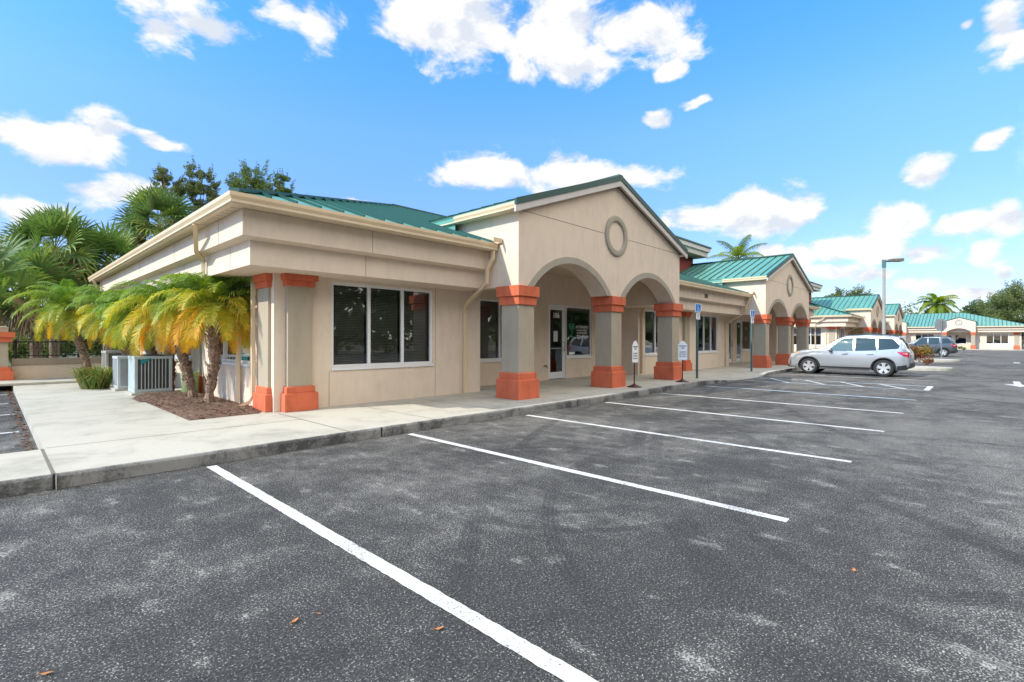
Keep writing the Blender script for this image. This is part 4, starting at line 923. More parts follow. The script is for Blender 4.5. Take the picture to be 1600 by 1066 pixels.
# ------------------------------------------------------------------ air conditioners
def ac(loc, w, h, label, body, coil, style, rz=0):
    t = thing('air_conditioner', label, 'air conditioner', loc, rz, 'air conditioners beside the side wall'); x, y, z = loc; a = w/2
    m_ = MB(); m_.box(x-a-.06, x+a+.06, y-a-.06, y+a+.06, z, z+.05); m_.build('pad', 'walk', t)
    m_ = MB(); m_.box(x-a+.03, x+a-.03, y-a+.03, y+a-.03, z+.12, z+h-.06); m_.build('coil', coil, t)
    m_ = MB(); r = .07
    for sx in (-1, 1):
        for sy in (-1, 1): m_.box(min(x+sx*a, x+sx*(a-r)), max(x+sx*a, x+sx*(a-r)), min(y+sy*a, y+sy*(a-r)), max(y+sy*a, y+sy*(a-r)), z+.05, z+h-.05)
    m_.box(x-a-.004, x+a+.004, y-a-.004, y+a+.004, z+.05, z+.13); m_.box(x-a-.01, x+a+.01, y-a-.01, y+a+.01, z+h-.07, z+h)
    if style != 'louvre': m_.box(x-a-.002, x-a+.04, y-a+r, y+a-r, z+.13, z+h-.07)
    m_.build('cabinet', body, t, bevel=.012)
    g = MB()
    if style == 'bars':
        for i in range(1, 9): u = x-a+r+(2*a-2*r)*i/9; g.box(u-.008, u+.008, y-a-.006, y-a+.02, z+.13, z+h-.07)
    else:
        for i in range(1, 14):
            u = y-a+r+(2*a-2*r)*i/14
            g.box(x-a-.006, x-a+.02, u-.004, u+.004, z+.13, z+h-.07)
            u = x-a+r+(2*a-2*r)*i/14; g.box(u-.004, u+.004, y-a-.006, y-a+.02, z+.13, z+h-.07)
        for i in range(1, 16): zz = z+.13+(h-.2)*i/16; g.box(x-a-.008, x-a+.02, y-a+r, y+a-r, zz-.004, zz+.004); g.box(x-a+r, x+a-r, y-a-.008, y-a+.02, zz-.004, zz+.004)
    g.build('grille', 'acbody' if style == 'bars' else body, t)
    f = MB(); f.lathe([(a*.82, h), (a*.82, h+.02), (a*.1, h+.035)], (x, y, z), 24); f.build('fan_guard', 'accoil', t)
    return t
k = ac((2.73, 14.93, .15), .76, .92, 'nearest air conditioner, pale teal with a dark ribbed grille and teal corner badge', 'acteal', 'accoil', 'bars')
m_ = MB(); m_.prism([(2.47, 14.535, .86), (2.47, 14.535, .98), (2.62, 14.535, 1.02), (2.70, 14.535, 1.02)], (0, .008, 0)); m_.build('badge', 'tealbadge', k)
ac((2.62, 16.45, .15), .74, .88, 'middle air conditioner, pale grey wire-grille cabinet', 'acbody', 'acbody', 'louvre')
ac((2.70, 18.75, .15), .80, .98, 'farthest air conditioner, beige-grey cabinet behind the ornamental grass', 'acbeige', 'accoil', 'louvre')
t = MB(); t.lathe([(.175, 0), (.175, .42), (.185, .43), (.185, .50), (.15, .53), (.02, .535)], (3.30, 13.75, .17), 20); tag(t.build('utility_cover', 'olivecap', smooth=False), 'olive green round utility cover standing by the side wall', 'utility cover')
t = MB(); t.tube([(2.98, 11.3, .25), (2.72, 11.0, .20), (2.5, 10.95, .195), (2.42, 11.1, .19)], .018, 6); tag(t.build('drip_hose', 'black'), 'black hose lying across the mulch between palm trunks', 'hose')

# ------------------------------------------------------------------ signs
def floor_sign(x, y, rz, label):
    t = thing('stand_sign', label, 'sign', (x, y, .15), 0, 'white signs on maroon stands')
    m_ = MB(); m_.lathe([(.21, 0), (.205, .015), (.10, .05), (.045, .075), (.02, .12)], (x, y, .15), 24); m_.build('stand_base', 'maroon', t, smooth=True)
    m_ = MB(); m_.tube([(x, y, .2), (x, y, .95)], .017, 8); m_.build('post', 'maroon', t)
    s = MB(); w = .14; z0, z1 = .85, 1.34
    prof = [(-w, z0), (w, z0), (w, z1), (w*.72, z1+.03), (w*.5, z1+.09), (w*.2, z1+.10), (0, z1+.125), (-w*.2, z1+.10), (-w*.5, z1+.09), (-w*.72, z1+.03), (-w, z1)]
    c_, s_ = math.cos(rz), math.sin(rz); fn = lambda u, d, z: (x+u*c_-d*s_, y+u*s_+d*c_, z)
    s.prism([fn(u, -.035, z) for u, z in prof], (-.014*-s_*-1, .014*c_, 0)); o = s.build('sign_face', 'signwhite', t)
    mt = Matrix.Translation(fn(0, -.038, 0)) @ Matrix.Rotation(rz, 4, 'Z') @ Matrix.Rotation(R(90), 4, 'X')
    for q, (tx, sz, zz) in enumerate((('PARKING', .058, 1.29), ('FOR', .058, 1.225), ('CLIENTS', .052, 1.10), ('OF SUITE', .052, 1.03), ('106 ONLY', .052, .96))):
        text(tx, sz, 'signtext', o, Matrix.Translation((0, 0, zz)) @ mt, 'sign_lettering', .001, .001)
floor_sign(12.55, 7.15, R(-5), 'white parking sign on a maroon stand, seen at an angle beside the middle column')
floor_sign(15.16, 6.93, R(-52), 'white parking sign on a maroon stand in front of the third column')
def hc_sign(x, y, rz, label):
    t = thing('disabled_parking_sign', label, 'sign', (x, y, .15), 0, 'blue disabled parking signs'); c_, s_ = math.cos(rz), math.sin(rz); fn = lambda u, d, z: (x+u*c_-d*s_, y+u*s_+d*c_, z)
    m_ = MB(); m_.box(x-.035, x+.035, y-.03, y+.03, .1, 2.70); m_.build('post', 'greenpost', t)
    def plate(u, z0, z1, d, name, mat, par, th=.006):
        q = MB(); q.prism([fn(-u, d, z0), fn(u, d, z0), fn(u, d, z1), fn(-u, d, z1)], (-(-s_)*th*0-s_*th, c_*th, 0)); return q.build(name, mat, par, bevel=.0)
    f = plate(.15, 2.46, 2.76, -.045, 'sign_face', 'signwhite', t); plate(.125, 2.48, 2.74, -.0475, 'blue_panel', 'blue', f, .002)
    # wheelchair mark
    q = MB(); P = lambda u, z: Vector(fn(u, -.049, z))
    S_ = lambda u, z: P(u*.72, 2.49+(z-2.44)*.72)
    ring = [S_(-.01+.062*math.cos(R(a)), 2.52+.062*math.sin(R(a))) for a in range(150, 400, 20)]; q.tube(ring, .008, 4); q.tube([S_(-.03, 2.68), S_(-.025, 2.58), S_(.04, 2.58), S_(.07, 2.50), S_(.095, 2.50)], .009, 4); q.tube([S_(-.028, 2.63), S_(.04, 2.63)], .008, 4)
    q.lathe([(.001, -.016), (.014, -.007), (.016, 0), (.014, .007), (.001, .016)], tuple(S_(-.033, 2.725)), 10); q.build('wheelchair_symbol', 'signwhite', f)
    g = plate(.095, 2.20, 2.44, -.045, 'fine_plate', 'signwhite', t)
    mt = Matrix.Translation(fn(0, -.048, 0)) @ Matrix.Rotation(rz, 4, 'Z') @ Matrix.Rotation(R(90), 4, 'X')
    for zz, tx, sz in ((2.405, 'PARKING BY', .026), (2.37, 'DISABLED', .026), (2.335, 'PERMIT', .026), (2.30, 'ONLY', .026), (2.235, '$250 FINE', .026)): text(tx, sz, 'signtext', g, Matrix.Translation((0, 0, zz)) @ mt, 'sign_lettering', .0008)
hc_sign(17.14, 7.30, R(-18), 'blue disabled parking sign with white plate on a green post, beside the third column')
hc_sign(22.49, 7.20, R(-14), 'blue disabled parking sign on a green post before the second gable')
x, y = at(1471, 35.6)
t = thing('stop_sign', 'grey back of an octagonal stop sign on a thin post at the far island', 'sign', (x, y, .1)); rz = math.atan2(-FWD.x, FWD.y)
m_ = MB(); m_.tube([(x, y, .1), (x, y, 2.95)], .04, 6); m_.build('post', 'galv', t)
ax_ = Vector((RGT.x, RGT.y, 0)); m_ = MB(); m_.prism([tuple(Vector((x, y, 2.58))+FWD*.05+ax_*.47*math.cos(R(22.5+45*i))+Vector((0, 0, .47*math.sin(R(22.5+45*i))))) for i in range(8)], tuple(FWD*.01)); m_.build('sign_plate', 'signback', t)
# lamp post
x, y = at(1381, 34.5)
t = thing('lamp_post', 'tall grey lamp post with one flat box lamp head behind the silver SUV', 'street lamp', (x, y, 0)); zt = zat(404, 34.5)
m_ = MB(); m_.tube([(x, y, 0), (x, y, zt-.55)], [.12, .085], 12); m_.build('pole', 'pole', t)
m_ = MB(); m_.box(x-.11, x+.11, y-.11, y+.11, zt-.55, zt-.02); ex = Vector((x, y, zt-.12)); 
m_.tube([ex, ex+ax_*.42], .06, 6); m_.build('bracket', 'greenpost', t)
m_ = MB(); hd = Vector((x, y, zt-.14))+ax_*.38; q = Vector((0, 0, 1)); f2 = FWD*.22
m_.hexa([hd-f2, hd+ax_*.86-f2, hd+ax_*.86+f2, hd+f2], [hd-f2+q*.17, hd+ax_*.86-f2+q*.22, hd+ax_*.86+f2+q*.22, hd+f2+q*.17]); m_.build('lamp_head', 'lamp', t, bevel=.02)

# fallen leaves on the asphalt
def unpx(u, v): d = 1.5*FPX/(v-530.); return at(u, d)
for i, (u, v, lb) in enumerate(((462, 973, 'dry orange leaf on the asphalt left of the nearest white line'), (688, 985, 'curled brown leaf on the asphalt just left of the long white line, lower down'), (1335, 892, 'dry orange leaf alone on the open asphalt'), (75, 1057, 'dry tan leaf in the lower left corner of the asphalt'), (500, 962, 'small leaf scrap near the orange leaf by the line'))):
    x, y = unpx(u, v); b = MB(); a = rng.uniform(0, 6.28); c_, s_ = math.cos(a), math.sin(a); L = .027 if i < 4 else .014
    pr = [(-1, 0, .25), (-.4, .42, .1), (.3, .36, .12), (1, 0, .35), (.3, -.36, .3), (-.4, -.42, .12)]
    v_ = [(x+(p*c_-q*s_)*L, y+(p*s_+q*c_)*L, .008+z*L*.8) for p, q, z in pr]; cen = (x, y, .009); b.add([cen]+v_, [(0, 1+k, 1+(k+1) % 6) for k in range(6)])
    b.tube([v_[0], (x-c_*L*1.6, y-s_*L*1.6, .012)], .0015, 4)
    tag(b.build('fallen_leaf', 'dryleaf'), lb, 'leaf', 'fallen leaves on the asphalt')

# ------------------------------------------------------------------ cars
def interp(tab, y):
    if y <= tab[0][0]: return tab[0][1]
    for (a, va), (b_, vb) in zip(tab[:-1], tab[1:]):
        if a <= y <= b_: t = (y-a)/(b_-a); t = t*t*(3-2*t)*.35+t*.65; return va+(vb-va)*t
    return tab[-1][1]
def make_car(label, loc, rz, paint, sc=1., S=None, group=None, side='clearcar'):
    # nose towards +y, tables along y (metres)
    top = [(-2.30, .92), (-2.27, 1.02), (-2.16, 1.12), (-2.0, 1.38), (-1.82, 1.585), (-1.5, 1.675), (-.7, 1.73), (.0, 1.705), (.22, 1.625), (.62, 1.375), (.98, 1.165), (1.10, 1.135), (1.7, 1.06), (2.06, .96), (2.22, .82), (2.30, .60)]
    bot = [(-2.30, .50), (-2.2, .33), (-1.9, .27), (-1.2, .24), (1.4, .24), (1.9, .25), (2.2, .26), (2.30, .36)]
    hw = [(-2.30, .70), (-2.2, .80), (-1.9, .875), (-1.2, .90), (.3, .895), (1.4, .885), (1.9, .84), (2.12, .76), (2.30, .56)]
    belt = [(-2.3, .98), (-1.9, 1.09), (-1.0, 1.06), (.3, 1.005), (1.2, .985), (2.3, .72)]
    def W(y, z):
        w = interp(hw, y); b_ = interp(belt, y); zb = interp(bot, y)
        if z > b_: w -= (z-b_)*.30+max(0, z-b_-.40)**2*1.0
        else:
            k = (b_-z)/(b_-zb+1e-6); w += .012*math.sin(k*math.pi*1.3)-.05*max(0, k-.72)/.28
            w -= .035*math.exp(-((z-b_+.03)/.06)**2)*.5
        return max(.05, w)
    ysn = np.concatenate([np.linspace(-2.30, -2.0, 8), np.linspace(-1.93, 1.95, 56), np.linspace(2.0, 2.30, 10)])
    ring = []; nz = 14; nt = 6
    for y in ysn:
        zb, zt = interp(bot, y), interp(top, y); rr = min(.10, (zt-zb)*.3); pts = [(0, zb)]
        for i in range(nz+1):
            z = zb+(zt-rr-zb)*i/nz; pts.append((W(y, z), z))
        w0 = W(y, zt-rr)
        for i in range(1, nt+1):
            a = math.pi/2*i/nt; pts.append((w0-.16*(1-math.cos(a)) if 0 else w0-.13*(1-math.cos(a)), zt-rr+rr*math.sin(a)*.82))
        pts.append((w0*.45, zt-rr*.05)); pts.append((0, zt)); ring.append([(x, y, z) for x, z in pts])
    m_ = MB(); n = len(ring[0])
    for sg in (1, -1):
        v = [(x*sg, y, z) for r in ring for x, y, z in r]
        fs = []
        for i in range(len(ring)-1):
            for k in range(n-1):
                q = (i*n+k, i*n+k+1, (i+1)*n+k+1, (i+1)*n+k); fs.append(q if sg > 0 else q[::-1])
        for e in (0, len(ring)-1):
            q = tuple(e*n+k for k in range(n)); fs.append(q)
        m_.add(v, fs)
    t = thing('parked_car', label, 'car', (0, 0, 0), 0, group)
    body = m_.build('body', paint, t, smooth=True)
    bm = bmesh.new(); bm.from_mesh(body.data); bmesh.ops.remove_doubles(bm, verts=bm.verts, dist=.002); bmesh.ops.recalc_face_normals(bm, faces=bm.faces); bm.to_mesh(body.data); bm.free()
    # wheel arches cut with cylinders
    AX = (1.40, -1.27); RW = .345
    cm = bmesh.new()
    for y in AX:
        r = bmesh.ops.create_cone(cm, cap_ends=True, segments=36, radius1=RW+.065, radius2=RW+.065, depth=3, matrix=Matrix.Translation((0, y, RW+.01)) @ Matrix.Rotation(R(90), 4, 'Y'))
    cme = bpy.data.meshes.new('cut'); cm.to_mesh(cme); cm.free(); co = bpy.data.objects.new('cut', cme); C.objects.link(co)
    # keep the car's middle solid: cut only the outer 0.35 m each side by leaving an inner box later (dark liner)
    bo = body.modifiers.new('b', 'BOOLEAN'); bo.operation = 'DIFFERENCE'; bo.object = co; bo.solver = 'EXACT'
    dg = bpy.context.evaluated_depsgraph_get(); dg.update(); nm = bpy.data.meshes.new_from_object(body.evaluated_get(dg)); body.modifiers.clear(); body.data = nm; bpy.data.objects.remove(co)
    for p in nm.polygons: p.use_smooth = len(p.vertices) <= 4
    ln = MB(); ln.box(-.80, .80, -1.8, 1.95, .30, .80); ln.build('underbody', 'plastic', t)
    # surface panels laid on the flanks
    def flank(poly, off, name, mat, par, sides=(1, -1), nu=10):
        for sg in sides:
            q = MB(); bm = bmesh.new(); vs = [bm.verts.new((y, z, 0)) for y, z in poly]; bm.faces.new(vs)
            bmesh.ops.triangulate(bm, faces=bm.faces); bmesh.ops.subdivide_edges(bm, edges=bm.edges, cuts=3, use_grid_fill=True); bm.verts.index_update()
            vv = [(sg*(W(v.co.x, v.co.y)+off), v.co.x, v.co.y) for v in bm.verts]; ff = [[v.index for v in f.verts] for f in bm.faces]; bm.free(); q.add(vv, ff); q.build(name, mat, par, smooth=True)
    flank([(.72, 1.04), (.20, 1.52), (.04, 1.575), (-.22, 1.592), (-.22, 1.04), (.3, 1.03)], .006, 'front_side_window', side, t)
    flank([(-.31, 1.042), (-.31, 1.592), (-.99, 1.582), (-1.03, 1.075)], .006, 'rear_side_window', 'carglass', t)
    flank([(-1.10, 1.085), (-1.07, 1.575), (-1.55, 1.545), (-1.86, 1.26), (-1.80, 1.15)], .006, 'quarter_window', 'carglass', t)
    flank([(1.00, .30), (1.00, .36), (-.86, .36), (-.86, .28)], .008, 'sill_trim', 'plastic', t)
    # black arch lips
    for sg in (1, -1):
        for y in AX:
            q = MB(); pth = [(sg*(W(y+(RW+.07)*math.cos(a), max(.28, RW+(RW+.07)*math.sin(a)))+.004), y+(RW+.07)*math.cos(a), RW+.01+(RW+.07)*math.sin(a)) for a in np.linspace(-.15, math.pi+.15, 22)]
            q.tube(pth, .026, 6); q.build('arch_trim', 'plastic', t)
    def seamline(p, name='door_gap'):
        for sg in (1, -1):
            q = MB(); q.tube([(sg*(W(y, z)+.0005), y, z) for y, z in p], .004, 4); q.build(name, 'plastic', t)
    seamline([(1.02, .40), (1.04, .7), (.98, .98)]); seamline([(-.16, .36), (-.16, .7), (-.24, 1.02)]); seamline([(-.86, .62), (-1.0, .85), (-1.04, 1.06)])
    for sg in (1, -1):
        for y in (.06, -.82):
            q = MB(); q.tube([(sg*(W(y, .90)+.002), y+.11, .905), (sg*(W(y, .90)+.032), y+.08, .905), (sg*(W(y, .90)+.032), y-.08, .91), (sg*(W(y, .90)+.002), y-.11, .91)], .015, 6); q.build('door_handle', paint, t)
        q = MB(); q.hexa([(sg*.90, .62, 1.02), (sg*1.06, .60, 1.04), (sg*1.06, .52, 1.04), (sg*.90, .52, 1.02)], [(sg*.90, .60, 1.12), (sg*1.05, .59, 1.18), (sg*1.05, .52, 1.18), (sg*.90, .52, 1.12)]); q.build('wing_mirror', paint, t, bevel=.02)
        q = MB(); q.hexa([(sg*.86, .63, .99), (sg*1.05, .61, 1.0), (sg*1.05, .52, 1.0), (sg*.86, .52, .99)], [(sg*.86, .62, 1.02), (sg*1.05, .61, 1.039), (sg*1.05, .52, 1.039), (sg*.86, .52, 1.02)]); q.build('mirror_base', 'plastic', t)
        flank([(2.18, .70), (2.15, .86), (1.84, .95), (1.88, .86), (2.04, .72)], .008, 'headlight', 'lampglass', t, (sg,)); flank([(1.92, .92), (1.84, .955), (1.72, .97), (1.84, .90)], .009, 'indicator', 'amber', t, (sg,))
        flank([(-2.24, .80), (-2.24, 1.0), (-1.72, 1.03), (-1.84, .93), (-2.08, .83)], .009, 'tail_light', 'redlens', t, (sg,)); flank([(-2.24, .93), (-2.24, .955), (-1.98, .955), (-2.02, .93)], .011, 'reversing_light', 'lampglass', t, (sg,))
        q = MB(); q.tube([(sg*(W(y, 1.6)-.10), y, z) for y, z in ((.05, 1.665), (-.1, 1.70), (-.8, 1.735), (-1.5, 1.70), (-1.7, 1.64))], .016, 6); q.build('roof_rail', 'plastic', t)
    # glass on the sloping front and back
    def deck(y0, y1, inset, name, mat):
        q = MB(); ys2 = np.linspace(y0, y1, 8); L = []
        for y in ys2:
            z = interp(top, y); w0 = W(y, z-.10)-inset; L.append([(w0*k, y, z+.006-.012*abs(k)**4-(.05*max(0, abs(k)-.8)*2)) for k in np.linspace(-1, 1, 9)])
        q.add([p for r in L for p in r], [(i*9+k, i*9+k+1, (i+1)*9+k+1, (i+1)*9+k) for i in range(7) for k in range(8)]); q.build(name, mat, t, smooth=True)
    deck(.26, .96, .12, 'windscreen', 'carglass'); deck(-2.14, -1.85, .12, 'rear_window', 'carglass')
    q = MB(); q.hexa([(-.55, -1.78, 1.60), (.55, -1.78, 1.60), (.52, -2.02, 1.575), (-.52, -2.02, 1.575)], [(-.55, -1.78, 1.645), (.55, -1.78, 1.645), (.52, -2.02, 1.605), (-.52, -2.02, 1.605)]); q.build('roof_spoiler', paint, t, bevel=.015)
    q = MB(); q.box(-.72, .72, -2.335, -2.15, .36, .60); q.build('rear_bumper', 'plastic', t, bevel=.04)
    flank([(-1.72, .27), (-1.74, .44), (-2.28, .52), (-2.28, .40), (-2.15, .30)], .006, 'bumper_corner', 'plastic', t)
    q = MB(); q.box(-.62, .62, 2.12, 2.305, .27, .42); q.build('front_bumper', 'plastic', t, bevel=.04)
    q = MB(); q.box(-.50, .50, 2.15, 2.315, .56, .72); q.build('grille', 'plastic', t, bevel=.03)
    q = MB(); q.box(-.17, .17, -2.325, -2.28, .78, .92); q.build('number_plate', 'signwhite', t)
    q = MB(); q.box(-.02, .02, -1.44, -1.30, 1.66, 1.72); q.build('antenna_fin', 'plastic', t)
    # wheels
    for sg in (1, -1):
        for y in AX:
            cx = sg*.785; wv = MB(); n = 40
            prof = [(.215, .10), (.30, .115), (.325, .10), (.345, .06), (.347, -.06), (.325, -.10), (.215, -.10)]
            wv.add([(cx+sg*d, y+r*math.cos(2*math.pi*i/n), .345+r*math.sin(2*math.pi*i/n)) for r, d in prof for i in range(n)], [(i*n+k, i*n+(k+1) % n, (i+1)*n+(k+1) % n, (i+1)*n+k) for i in range(len(prof)-1) for k in range(n)])
            wo = wv.build('wheel', 'rubber', t, smooth=True)
            rm = MB(); 
            pr2 = [(.232, .10), (.222, .112), (.205, .095), (.20, .02)]
            rm.add([(cx+sg*d, y+r*math.cos(2*math.pi*i/n), .345+r*math.sin(2*math.pi*i/n)) for r, d in pr2 for i in range(n)], [(i*n+k, i*n+(k+1) % n, (i+1)*n+(k+1) % n, (i+1)*n+k) for i in range(3) for k in range(n)])
            for s in range(5):
                a = R(90+72*s)
                for da in (-.20, .20):
                    p0, p1 = a+da*.5, a+da*.95; w0, w1 = .035, .030
                    def pt(r, an, off, dp): return (cx+sg*dp, y+r*math.cos(an)-off*math.sin(an), .345+r*math.sin(an)+off*math.cos(an))
                    rm.hexa([pt(.03, p0, -w0, .05), pt(.03, p0, w0, .05), pt(.21, p1, w1, .06), pt(.21, p1, -w1, .06)], [pt(.03, p0, -w0, .098), pt(.03, p0, w0, .098), pt(.21, p1, w1, .106), pt(.21, p1, -w1, .106)])
            rm.add([(cx+sg*.104, y+.06*math.cos(2*math.pi*i/16), .345+.06*math.sin(2*math.pi*i/16)) for i in range(16)], [tuple(range(16))])
            rm.build('rim', 'alloy', wo)
            hb = MB(); hb.add([(cx+sg*.018, y+.205*math.cos(2*math.pi*i/n), .345+.205*math.sin(2*math.pi*i/n)) for i in range(n)], [tuple(range(n))]); hb.build('brake_disc', 'plastic', wo)
    for ch in t.children_recursive:      # shorten the tail behind the rear wheels
        if ch.type == 'MESH' and ch.name.split('.')[0] not in ('wheel', 'rim', 'brake_disc'):
            for v in ch.data.vertices:
                if v.co.y < -1.60: v.co.y = -1.60+(v.co.y+1.60)*.74
    t.location = loc; t.rotation_euler = (0, 0, rz); t.scale = (sc, sc, sc)
    return t
make_car('silver SUV parked nose-in at the kerb by the second gable, side lit by the sun', (25.85, 4.20, 0), 0, 'silver', group='parked SUVs')
make_car('dark grey SUV parked farther off behind the croton island', (59.95, 3.95, 0), 0, 'charcoal', 1.07, group='parked SUVs', side='carglass')

# ------------------------------------------------------------------ sky and sun
SUN = Vector((-1.23, .39, 1.0)).normalized(); EL = math.asin(SUN.z); AZ = math.atan2(SUN.x, SUN.y)
w = bpy.data.worlds.new('World'); scene.world = w; w.use_nodes = True; nt = w.node_tree; L = nt.links; bg = nt.nodes['Background']
sky = N(nt, 'ShaderNodeTexSky', sky_type='NISHITA'); sky.sun_disc = False; sky.sun_elevation = EL; sky.sun_rotation = AZ; sky.air_density = 1.0; sky.dust_density = .6; sky.ozone_density = 2.5
tint = N(nt, 'ShaderNodeMix', data_type='RGBA', blend_type='MULTIPLY'); tint.inputs['Factor'].default_value = 1.;  L.new(sky.outputs[0], tint.inputs['A'])
tc = N(nt, 'ShaderNodeTexCoord'); D_ = tc.outputs['Generated']
sp = N(nt, 'ShaderNodeSeparateXYZ'); L.new(D_, sp.inputs[0])
hr = ramp(nt, [(.0, (.62, .64, .74)), (.10, (.66, .70, .95)), (.24, (.68, .86, 1.2)), (.37, (.74, 1.10, 1.4)), (.50, (.54, 1.20, 1.5))]); L.new(sp.outputs['Z'], hr.inputs['Fac']); L.new(hr.outputs['Color'], tint.inputs['B'])
az = N(nt, 'ShaderNodeMath', operation='ARCTAN2'); L.new(sp.outputs['Y'], az.inputs[0]); L.new(sp.outputs['X'], az.inputs[1])
el = N(nt, 'ShaderNodeMath', operation='ARCSINE'); L.new(sp.outputs['Z'], el.inputs[0])
cb = N(nt, 'ShaderNodeCombineXYZ'); L.new(az.outputs[0], cb.inputs[0]); L.new(el.outputs[0], cb.inputs[1])
mpv = N(nt, 'ShaderNodeMapping'); mpv.inputs['Scale'].default_value = (1, 1, 1.7); L.new(D_, mpv.inputs[0])
nz = N(nt, 'ShaderNodeTexNoise', i_Scale=9., i_Detail=10., i_Roughness=.62, i_Distortion=.3); L.new(mpv.outputs[0], nz.inputs['Vector'])
wob = N(nt, 'ShaderNodeTexNoise', i_Scale=11., i_Detail=3.); L.new(mpv.outputs[0], wob.inputs['Vector'])
wv2 = N(nt, 'ShaderNodeVectorMath', operation='MULTIPLY_ADD'); wv2.inputs[1].default_value = (.05, .045, 0); L.new(wob.outputs['Color'], wv2.inputs[0]); L.new(cb.outputs[0], wv2.inputs[2])
def azel(u, v):
    d = FWD+RGT*((u-800)/FPX)+Vector((0, 0, (529.5-v)/FPX)); return math.atan2(d.y, d.x), math.atan2(d.z, math.hypot(d.x, d.y))
CL = [(255, 42, 62, 42), (335, 45, 85, 36), (440, 20, 55, 34), (485, 40, 50, 40), (660, 30, 80, 66), (740, 50, 110, 80), (850, 50, 120, 72), (980, 55, 110, 50), (900, 95, 80, 36), (815, 112, 34, 28), (90, 216, 100, 34), (150, 208, 50, 30), (248, 224, 34, 13), (160, 302, 80, 24), (225, 300, 70, 20), (770, 268, 95, 30), (880, 272, 110, 32), (960, 278, 90, 26), (1027, 186, 22, 13), (1085, 163, 18, 9),
      (1090, 340, 70, 24), (1170, 334, 100, 34), (1240, 338, 50, 32), (1445, 272, 42, 26), (1400, 345, 64, 32), (1505, 347, 44, 24), (1568, 340, 30, 26), (1552, 214, 26, 12), (1300, 388, 52, 20), (1360, 384, 60, 24), (1440, 390, 66, 20), (1538, 390, 36, 24), (1567, 420, 22, 18), (1300, 424, 60, 16), (1360, 428, 40, 14), (1425, 446, 44, 14), (1565, 30, 46, 44), (1590, 60, 30, 30), (1505, 42, 18, 14), (545, 312, 50, 10), (1050, 108, 24, 14), (1520, 452, 60, 10), (1245, 400, 30, 16), (1190, 388, 30, 18), (60, 330, 60, 26)]
prev = None
for (u, v, a, b_) in CL:
    A0, E0 = azel(u, v); A1, _ = azel(u+a, v); _, E1 = azel(u, v-b_)
    ra, re = abs(A1-A0), abs(E1-E0)
    sb = N(nt, 'ShaderNodeVectorMath', operation='SUBTRACT'); L.new(wv2.outputs[0], sb.inputs[0]); sb.inputs[1].default_value = (A0+.025, E0+.0225, 0)
    sc_ = N(nt, 'ShaderNodeVectorMath', operation='MULTIPLY'); L.new(sb.outputs[0], sc_.inputs[0]); sc_.inputs[1].default_value = (1/ra, 1/re, 0)
    ln = N(nt, 'ShaderNodeVectorMath', operation='LENGTH'); L.new(sc_.outputs[0], ln.inputs[0])
    if prev is None: prev = ln.outputs['Value']
    else:
        mn = N(nt, 'ShaderNodeMath', operation='MINIMUM'); L.new(prev, mn.inputs[0]); L.new(ln.outputs['Value'], mn.inputs[1]); prev = mn.outputs[0]
inv = N(nt, 'ShaderNodeMath', operation='SUBTRACT'); inv.inputs[0].default_value = 1.0; L.new(prev, inv.inputs[1])
nn = N(nt, 'ShaderNodeMath', operation='MULTIPLY_ADD'); nn.inputs[1].default_value = 3.6; L.new(nz.outputs['Fac'], nn.inputs[0]); nn.inputs[2].default_value = -1.70
dn = N(nt, 'ShaderNodeMath', operation='ADD'); L.new(inv.outputs[0], dn.inputs[0]); L.new(nn.outputs[0], dn.inputs[1])
de = N(nt, 'ShaderNodeMapRange', interpolation_type='SMOOTHSTEP'); de.inputs[1].default_value = -.06; de.inputs[2].default_value = .62; L.new(dn.outputs[0], de.inputs[0])
cc = N(nt, 'ShaderNodeMapRange'); cc.inputs[1].default_value = .0; cc.inputs[2].default_value = .9; L.new(dn.outputs[0], cc.inputs[0])
up = N(nt, 'ShaderNodeVectorMath', operation='ADD'); up.inputs[1].default_value = (-.02, .006, .045); L.new(mpv.outputs[0], up.inputs[0])
nz2 = N(nt, 'ShaderNodeTexNoise', i_Scale=9., i_Detail=5., i_Roughness=.55, i_Distortion=.3); L.new(up.outputs[0], nz2.inputs['Vector'])
sh = N(nt, 'ShaderNodeMath', operation='SUBTRACT'); L.new(nz.outputs['Fac'], sh.inputs[0]); L.new(nz2.outputs['Fac'], sh.inputs[1])
sh2 = N(nt, 'ShaderNodeMapRange'); sh2.inputs[1].default_value = -.13; sh2.inputs[2].default_value = .05; L.new(sh.outputs[0], sh2.inputs[0])
cm = ramp(nt, [(0, (.74, .80, .90)), (.6, (.97, .98, 1)), (1, (1, 1, 1))]); L.new(sh2.outputs[0], cm.inputs['Fac'])
cs = N(nt, 'ShaderNodeVectorMath', operation='SCALE'); cs.inputs['Scale'].default_value = 4.4; L.new(cm.outputs['Color'], cs.inputs[0])
mx = N(nt, 'ShaderNodeMix', data_type='RGBA'); L.new(de.outputs[0], mx.inputs['Factor']); L.new(tint.outputs['Result'], mx.inputs['A']); L.new(cs.outputs[0], mx.inputs['B'])
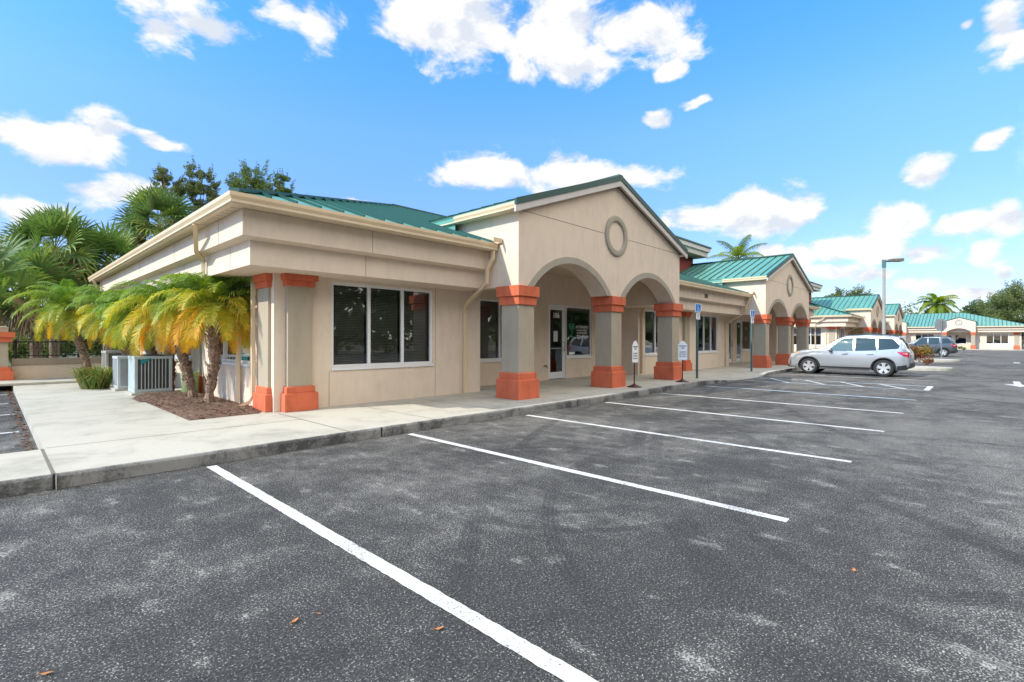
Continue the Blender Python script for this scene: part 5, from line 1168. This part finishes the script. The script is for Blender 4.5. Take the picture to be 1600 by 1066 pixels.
# unseen bright cloud bank, added behind the tripod as fill for the shaded fronts
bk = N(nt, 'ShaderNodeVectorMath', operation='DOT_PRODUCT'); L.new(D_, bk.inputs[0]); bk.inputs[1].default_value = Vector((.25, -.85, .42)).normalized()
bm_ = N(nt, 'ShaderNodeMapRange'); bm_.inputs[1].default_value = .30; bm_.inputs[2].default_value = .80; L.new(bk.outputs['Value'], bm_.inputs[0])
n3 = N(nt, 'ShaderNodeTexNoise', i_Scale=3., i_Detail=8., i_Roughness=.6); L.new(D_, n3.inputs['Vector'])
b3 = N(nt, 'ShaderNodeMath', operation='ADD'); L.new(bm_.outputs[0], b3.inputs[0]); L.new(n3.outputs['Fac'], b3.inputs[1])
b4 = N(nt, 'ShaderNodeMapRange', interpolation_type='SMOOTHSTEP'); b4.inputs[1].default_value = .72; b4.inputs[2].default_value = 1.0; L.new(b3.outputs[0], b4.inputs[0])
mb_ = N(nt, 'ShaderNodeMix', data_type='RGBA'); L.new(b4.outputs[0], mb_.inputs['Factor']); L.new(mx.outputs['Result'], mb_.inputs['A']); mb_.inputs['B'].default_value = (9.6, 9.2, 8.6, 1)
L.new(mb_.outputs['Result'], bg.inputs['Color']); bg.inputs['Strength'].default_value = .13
sl = bpy.data.lights.new('sun', 'SUN'); sl.energy = 2.9; sl.angle = R(.53); sl.color = (1, .93, .82); so = bpy.data.objects.new('sun', sl); C.objects.link(so); so.rotation_euler = (-SUN).to_track_quat('-Z', 'Y').to_euler(); so.location = (-20, 10, 30)

# ------------------------------------------------------------------ camera
cd = bpy.data.cameras.new('camera'); co = bpy.data.objects.new('camera', cd); C.objects.link(co); scene.camera = co
cd.sensor_width = 36; cd.lens = FPX/1600*36; cd.shift_y = -(533-530.02)/1600*-1*-1; cd.clip_start = .05; cd.clip_end = 4000
co.location = (0, 0, 1.5); rot = Matrix.Rotation(TH-math.pi/2, 4, 'Z') @ Matrix.Rotation(R(90), 4, 'X') @ Matrix.Rotation(.0021, 4, 'Z'); co.rotation_euler = rot.to_euler()
scene.view_settings.view_transform = 'Standard'; scene.view_settings.look = 'None'; scene.view_settings.exposure = .85; scene.view_settings.gamma = 1
scene.render.engine = 'CYCLES'; scene.cycles.use_denoising = True; scene.cycles.max_bounces = 8; scene.cycles.transparent_max_bounces = 12
